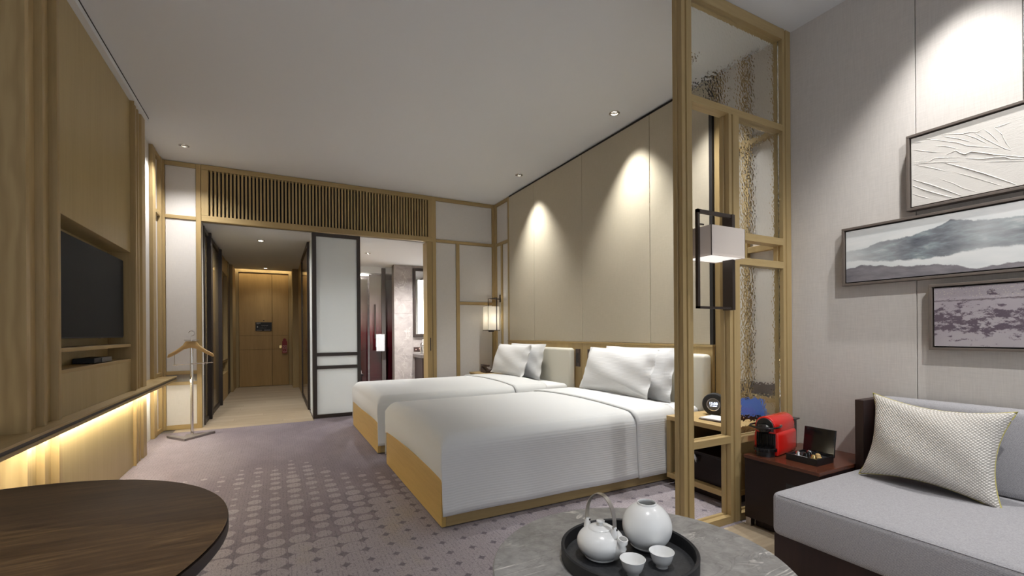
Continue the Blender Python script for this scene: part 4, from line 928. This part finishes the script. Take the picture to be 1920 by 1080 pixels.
# seam line along the upper front edge
obj('piping', tube([(1.853, -1.15, 0.357), (1.853, 1.155, 0.357)], 0.0025, 6), 'sofa_grey', stc, 60)
bc = box(2.575, 2.712, -1.18, 1.150, 0.366, 0.716, 0.030, 4)
for v in bc.verts: v.co.x += 0.12 * (v.co.z - 0.366) * (1 if v.co.x < 2.66 else 0.0)
obj('back_cushion', bc, 'sofa_grey', t, 50)
bm = pillow(0.475, 0.39, 0.185, 40, 0.0, 11, 0.17, 0.5)
m = frame_m((2.468, 0.880, 0.547), (0.02, -1, -0.045), (0.095, 0, 0.35))
t = thing('throw_cushion', 'beige basket weave cushion with yellow piping leaning on the sofa', 'cushion', (2.47, 0.88, 0.366))
cov = obj('cover', xform(bm, m), 'basket_weave', t, 70)
edge = []
def pe(u, v): return m @ Vector((u * 0.47 / 2 * (1 - 0.17 * (1 - v * v) * u * u), v * 0.385 / 2 * (1 - 0.204 * (1 - u * u) * v * v), 0))
N = 26
for i in range(N): edge.append(pe(-1 + 2 * i / N, -1))
for i in range(N): edge.append(pe(1, -1 + 2 * i / N))
for i in range(N): edge.append(pe(1 - 2 * i / N, 1))
for i in range(N): edge.append(pe(-1, 1 - 2 * i / N))
obj('piping', tube(edge, 0.0032, 6, closed=True), 'yellow_piping', cov, 60)

# ---------------------------------------------------------------- pictures
def height_fn(n, u, pts, umax):
    lo = min(p[1] for p in pts); hi = max(p[1] for p in pts)
    return n.ramp(n.math('DIVIDE', u, umax), [(min(1, p[0] / umax), p[1]) for p in pts], 'LINEAR')
n = NT('mountain_painting'); x = n.sep(n.co()); U = n.math('MULTIPLY', x[1], -1.0); V = n.math('DIVIDE', x[2], 0.306)
nz = n.math('MULTIPLY', n.math('SUBTRACT', n.noise(n.map(), 22, 4, 0.6), 0.5), 0.10); V2 = n.math('ADD', V, nz)
top = height_fn(n, U, [(0, .58), (0.093, 0.60), (0.158, 0.655), (0.223, 0.676), (0.351, 0.725), (0.407, 0.784), (0.441, 0.846), (0.47, 0.82), (0.518, 0.775), (0.578, 0.752), (0.665, 0.72), (0.9, .62), (1.2, .5)], 1.2)
bot = height_fn(n, U, [(0, .40), (0.093, 0.40), (0.178, 0.343), (0.332, 0.304), (0.386, 0.307), (0.453, 0.324), (0.517, 0.353), (0.662, 0.34), (1.2, .3)], 1.2)
hill = height_fn(n, U, [(0, 0.27), (0.093, 0.317), (0.238, 0.245), (0.314, 0.222), (0.463, 0.165), (0.51, 0.09), (0.547, 0.085), (0.592, 0.115), (0.664, 0.12), (1.2, .2)], 1.2)
def over(v, h, k=45): return n.math('MULTIPLY', n.math('SUBTRACT', v, h), k, clamp=True)
inm = n.math('MULTIPLY', n.math('SUBTRACT', 1.0, over(V2, top, 60)), over(V2, bot, 40))
streak = n.noise(n.map((1, 2.5, 9), rot=(0.25, 0, 0)), 3.2, 4, 0.6)
fade = n.ramp(n.math('DIVIDE', U, 1.2), [(0.0, 0.25), (0.10, 0.55), (0.25, 1.0), (0.36, 0.95), (0.46, 0.55), (0.58, 0.85)])
sky = n.ramp(n.noise(n.map((1, 1, 4)), 4, 3), [(0.35, (0.62, 0.645, 0.64)), (0.65, (0.74, 0.74, 0.725))])
mcol = n.ramp(streak, [(0.30, (0.085, 0.095, 0.115)), (0.48, (0.17, 0.18, 0.20)), (0.60, (0.24, 0.285, 0.30)), (0.74, (0.50, 0.50, 0.49))])
colr = n.mix(n.math('MULTIPLY', inm, fade), sky, mcol)
inh = n.math('SUBTRACT', 1.0, over(V2, hill, 60))
colr = n.mix(n.math('MULTIPLY', inh, 0.92), colr, n.ramp(streak, [(0.3, (0.095, 0.085, 0.10)), (0.7, (0.22, 0.20, 0.215))]))
n.fin(col=colr, rough=0.6, spec=0.2)
n = NT('plaster_relief'); a = n.noise(n.map((1, 1, 14)), 30, 3, 0.6); n.bump(a, 0.25, 0.003); n.fin(col=(0.66, 0.63, 0.585), rough=0.85, spec=0.15)
n = NT('mauve_painting'); x = n.sep(n.co()); V = n.math('DIVIDE', x[2], 0.303)
bl = n.noise(n.map((1, 1, 2.0)), 17, 8, 0.75); band = n.ramp(V, [(0.12, 0.0), (0.32, 0.85), (0.55, 0.8), (0.66, 0.35), (0.8, 0.2)])
mask = n.math('MULTIPLY', n.math('SUBTRACT', n.math('ADD', bl, n.math('MULTIPLY', band, 0.17)), 0.60), 22.0, clamp=True)
ln = n.math('SUBTRACT', 1.0, n.math('MULTIPLY', n.math('ABSOLUTE', n.math('SUBTRACT', n.math('ADD', V, n.math('MULTIPLY', bl, 0.10)), 0.79)), 60.0), clamp=True)
speck = n.math('GREATER_THAN', n.noise(n.map(), 190, 1), 0.66)
topz = n.math('MULTIPLY', speck, n.ramp(V, [(0.72, 0.05), (0.8, 0.7)]))
colr = n.mix(mask, n.ramp(n.noise(n.map(), 3, 2), [(0.3, (0.33, 0.29, 0.32)), (0.7, (0.42, 0.385, 0.40))]), (0.115, 0.088, 0.112))
colr = n.mix(ln, colr, (0.12, 0.095, 0.11)); colr = n.mix(topz, colr, (0.60, 0.54, 0.44)); n.bump(speck, 0.2, 0.002); n.fin(col=colr, rough=0.5, spec=0.3)
def picture(name, label, yl, w, z0, z1, mat):
    t = thing(name, label, 'picture', (XS - 0.02, yl - w / 2, z0), 'framed pictures over the sofa')
    f, xf = 0.012, 2.698
    for a in ((xf, XS - 0.001, yl - w, yl, z0, z0 + f), (xf, XS - 0.001, yl - w, yl, z1 - f, z1), (xf, XS - 0.001, yl - f, yl, z0 + f, z1 - f), (xf, XS - 0.001, yl - w, yl - w + f, z0 + f, z1 - f)): part(t, 'frame_bar', 'frame_wood', *a, bev=0.0015)
    part(t, 'inner_gap', 'black_gap', XS - 0.014, XS - 0.004, yl - w + f, yl - f, z0 + f, z1 - f)
    o = obj('canvas', box(2.706, XS - 0.014, yl - w + f + 0.006, yl - f - 0.006, z0 + f + 0.006, z1 - f - 0.006), mat, t, origin=(2.70, yl, z0)); o.location = Vector((2.70, yl, z0)) - ORG[t]; ORG[o] = Vector((2.70, yl, z0))
    return t, o
p1, p1c = picture('relief_picture', 'cream plaster relief picture with raised ridges, topmost over the sofa', 1.047, 1.0, 1.613, 1.974, 'plaster_relief')
picture('mountain_picture', 'long misty grey mountain painting in the middle over the sofa', 1.329, 1.2, 1.279, 1.585, 'mountain_painting')
picture('mauve_picture', 'mauve textured painting, lowest of the three pictures over the sofa', 0.966, 0.82, 0.948, 1.251, 'mauve_painting')
RID = [[(0.022, 0.326), (0.061, 0.312)], [(0.022, 0.348), (0.116, 0.301), (0.187, 0.262), (0.215, 0.239), (0.28, 0.208), (0.329, 0.183)], [(0.093, 0.332), (0.15, 0.315), (0.201, 0.297), (0.226, 0.295), (0.247, 0.286), (0.267, 0.292)], [(0.124, 0.318), (0.187, 0.281), (0.229, 0.25)], [(0.201, 0.297), (0.243, 0.262), (0.28, 0.222)], [(0.236, 0.29), (0.277, 0.242), (0.329, 0.186), (0.351, 0.168)], [(0.267, 0.292), (0.29, 0.26), (0.316, 0.213)], [(0.3, 0.283), (0.323, 0.247), (0.335, 0.206), (0.351, 0.173)], [(0.3, 0.283), (0.326, 0.284), (0.348, 0.286)], [(0.022, 0.233), (0.084, 0.214), (0.104, 0.222), (0.142, 0.212), (0.194, 0.194)], [(0.142, 0.224), (0.179, 0.231), (0.19, 0.217), (0.208, 0.203), (0.229, 0.208), (0.26, 0.192), (0.293, 0.173), (0.329, 0.156), (0.384, 0.13), (0.5, 0.10)], [(0.211, 0.185), (0.263, 0.164), (0.303, 0.157), (0.332, 0.148), (0.348, 0.135), (0.384, 0.123)], [(0.022, 0.222), (0.084, 0.208), (0.142, 0.192), (0.215, 0.17)], [(0.263, 0.151), (0.316, 0.135), (0.386, 0.115), (0.6, 0.08)], [(0.135, 0.192), (0.186, 0.158), (0.266, 0.101), (0.316, 0.062), (0.366, 0.022)], [(0.032, 0.216), (0.104, 0.175), (0.142, 0.15)], [(0.172, 0.136), (0.222, 0.103), (0.283, 0.059), (0.33, 0.024)], [(0.024, 0.148), (0.084, 0.108), (0.141, 0.066), (0.195, 0.024)], [(0.024, 0.118), (0.064, 0.088), (0.115, 0.054), (0.165, 0.024)], [(0.022, 0.08), (0.051, 0.061), (0.087, 0.039)], [(0.119, 0.123), (0.168, 0.088), (0.2, 0.057), (0.248, 0.024)], [(0.022, 0.292), (0.065, 0.269), (0.131, 0.238)], [(0.108, 0.279), (0.142, 0.264), (0.187, 0.235)]]
for q, r_ in enumerate(RID):
    pts = []
    for (u0, v0), (u1, v1) in zip(r_, r_[1:]):
        for i in range(4): pts.append((u0 + (u1 - u0) * i / 4, v0 + (v1 - v0) * i / 4))
    pts.append(r_[-1]); L = len(pts); thick = 0.0032 if q in (11, 14, 17, 18, 10) else 0.0019
    rad = [thick * (0.25 + 0.75 * math.sin(PI * min(1, max(0, (i + 0.5) / L))) ** 0.6) for i in range(L)]
    obj('ridge', tube([(2.7066, 1.047 - u, 1.613 + v) for u, v in pts], rad, 6), 'plaster_relief', p1c, 60)

# ---------------------------------------------------------------- round marble table and tea tray
MX, MY, MZ, MR = 0.858, 0.915, 0.420, 0.392
t = thing('marble_coffee_table', 'round coffee table with a grey veined marble top', 'coffee table', (MX, MY, 0))
obj('top', lathe([(0.0, 0.395), (MR - 0.006, 0.395), (MR, 0.401), (MR, 0.416), (MR - 0.004, MZ), (0.0, MZ)], MX, MY, 0, 96), 'grey_marble', t, 40)
obj('stem', lathe([(0.0, 0.0), (0.25, 0.0), (0.25, 0.012), (0.05, 0.02), (0.04, 0.05), (0.04, 0.36), (0.10, 0.395), (0.0, 0.395)], MX, MY, 0, 40), 'dark_bronze', t, 40)
TX, TY, TR = 0.848, 0.946, 0.181
t = thing('tea_tray', 'round black leather tray with a raised rim on the marble table', 'tray', (TX, TY, MZ))
obj('rim', lathe([(TR - 0.010, 0.0), (TR, 0.0), (TR + 0.001, 0.036), (TR - 0.003, 0.039), (TR - 0.008, 0.036), (TR - 0.010, 0.004)], TX, TY, MZ, 96, close=True), 'black_matte', t, 40)
obj('base', lathe([(0.0, 0.0005), (TR - 0.009, 0.0005), (TR - 0.009, 0.0045), (0.0, 0.0045)], TX, TY, MZ, 72), 'tray_leather', t, 40)
TZ = MZ + 0.0048
# vase
vx, vy, vr = 0.935, 0.965, 0.0685
prof = [(0.0, 0.0), (0.034, 0.0), (0.046, 0.010)]
for i in range(1, 26):
    a = -1.02 + (1.02 + 1.17) * i / 25; prof.append((vr * math.cos(a), 0.064 + 0.066 * math.sin(a)))
prof += [(0.0265, 0.1275), (0.0262, 0.1300), (0.0242, 0.1305), (0.0232, 0.128), (0.024, 0.122), (0.045, 0.105), (0.058, 0.07), (0.04, 0.02), (0.0, 0.012)]
t = tag(obj('vase', lathe(prof, vx, vy, TZ, 64), 'porcelain', smooth=50), 'round white porcelain vase with a small mouth on the black tray', 'vase')
# teapot
qx, qy = 0.787, 0.988
t = thing('teapot', 'squat white porcelain teapot with a brushed steel bail handle', 'teapot', (qx, qy, TZ))
prof = [(0.0, 0.0), (0.034, 0.0), (0.044, 0.004)]
for i in range(1, 22):
    a = -1.05 + (1.05 + 1.08) * i / 21; prof.append((0.0645 * math.cos(a) ** 0.9, 0.041 + 0.043 * math.sin(a)))
prof += [(0.0, 0.0795)]
obj('body', lathe(prof, qx, qy, TZ, 56), 'porcelain', t, 60)
lidp = obj('lid', lathe([(0.031, 0.0785), (0.033, 0.0795), (0.030, 0.0825), (0.018, 0.0858), (0.006, 0.0865), (0.0, 0.0866)], qx, qy, TZ, 40), 'porcelain', t, 50)
obj('knob', lathe([(0.0, 0.0862), (0.006, 0.0862), (0.005, 0.090), (0.008, 0.0935), (0.0115, 0.0965), (0.0110, 0.099), (0.006, 0.1005), (0.0, 0.101)], qx, qy, TZ, 32), 'porcelain', lidp, 50)
sdx, sdy = 0.23, -0.973     # spout direction, towards the viewer
def sp(d, z): return (qx + sdx * d, qy + sdy * d, TZ + z)
spo = obj('spout', tube([sp(0.040, 0.022), sp(0.057, 0.036), sp(0.0665, 0.050), sp(0.071, 0.063), sp(0.0735, 0.073)], [0.018, 0.0185, 0.0160, 0.0140, 0.0135], 20), 'porcelain', t, 60)
obj('spout_mouth', tube([sp(0.0735, 0.0725), sp(0.0737, 0.0736)], [0.0105, 0.0105], 14), 'porcelain_hole_shade', spo, 60)  # solid disc, shade of the spout opening is in its colour
for sg_ in (-1, 1):
    ex, ey = qx + sdx * 0.046 * sg_, qy + sdy * 0.046 * sg_
    lug = obj('lug', tube([(ex, ey, TZ + 0.068), (ex, ey, TZ + 0.082), (ex, ey, TZ + 0.094)], [0.0105, 0.0085, 0.006], 14), 'porcelain', t, 60)
    obj('rivet', lathe([(0.0, -0.002), (0.0025, -0.002), (0.0025, 0.002), (0.0, 0.002)], ex + sdx * 0.007 + 0.001, ey + sdy * 0.007, TZ + 0.089, 10), 'black_gloss', lug)
hp = [(qx + sdx * 0.047 * math.cos(a), qy + sdy * 0.047 * math.cos(a), TZ + 0.090 + 0.082 * abs(math.sin(a)) ** 0.8) for a in [PI * i / 26 for i in range(27)]]
obj('bail_handle', tube(hp, 0, flat=(0.0140, 0.0022, (-sdy, sdx, 0))), 'steel_brushed', t, 60)
# cups
for i, (cx_, cy_) in enumerate(((0.799, 0.8755), (0.893, 0.869))):
    pr_ = [(0.0, 0.003), (0.0135, 0.003), (0.0135, 0.0), (0.0155, 0.0), (0.0155, 0.006), (0.0225, 0.012), (0.0270, 0.024), (0.0295, 0.034), (0.0325, 0.0405), (0.0318, 0.0412), (0.0285, 0.035), (0.0255, 0.024), (0.0205, 0.014), (0.0, 0.009)]
    tag(obj('tea_cup', lathe(pr_, cx_, cy_, TZ, 48), 'porcelain', smooth=50), ('small white porcelain tea cup on the tray in front of the teapot', 'small white porcelain tea cup on the tray in front of the round vase')[i], 'cup', 'tea cups')

# ---------------------------------------------------------------- dark round table in the corner of the picture
RX_, RY_, RZ_, RR_ = -0.485, 0.928, 0.720, 0.409
t = thing('walnut_table', 'round dark walnut table in front of the television wall', 'table', (RX_, RY_, 0))
obj('top', lathe([(0.0, 0.715), (RR_ - 0.004, 0.715), (RR_ - 0.001, 0.7185), (RR_ - 0.003, RZ_), (0.0, RZ_)], RX_, RY_, 0, 110), 'walnut_dark', t, 40)
obj('edge', lathe([(0.0, 0.692), (RR_ - 0.004, 0.692), (RR_, 0.697), (RR_, 0.7145), (0.0, 0.7149)], RX_, RY_, 0, 110), 'walnut_edge', t, 40)
obj('pedestal', lathe([(0.0, 0.0), (0.24, 0.0), (0.24, 0.015), (0.06, 0.03), (0.045, 0.08), (0.045, 0.66), (0.12, 0.692), (0.0, 0.692)], RX_, RY_, 0, 40), 'dark_bronze', t, 40)
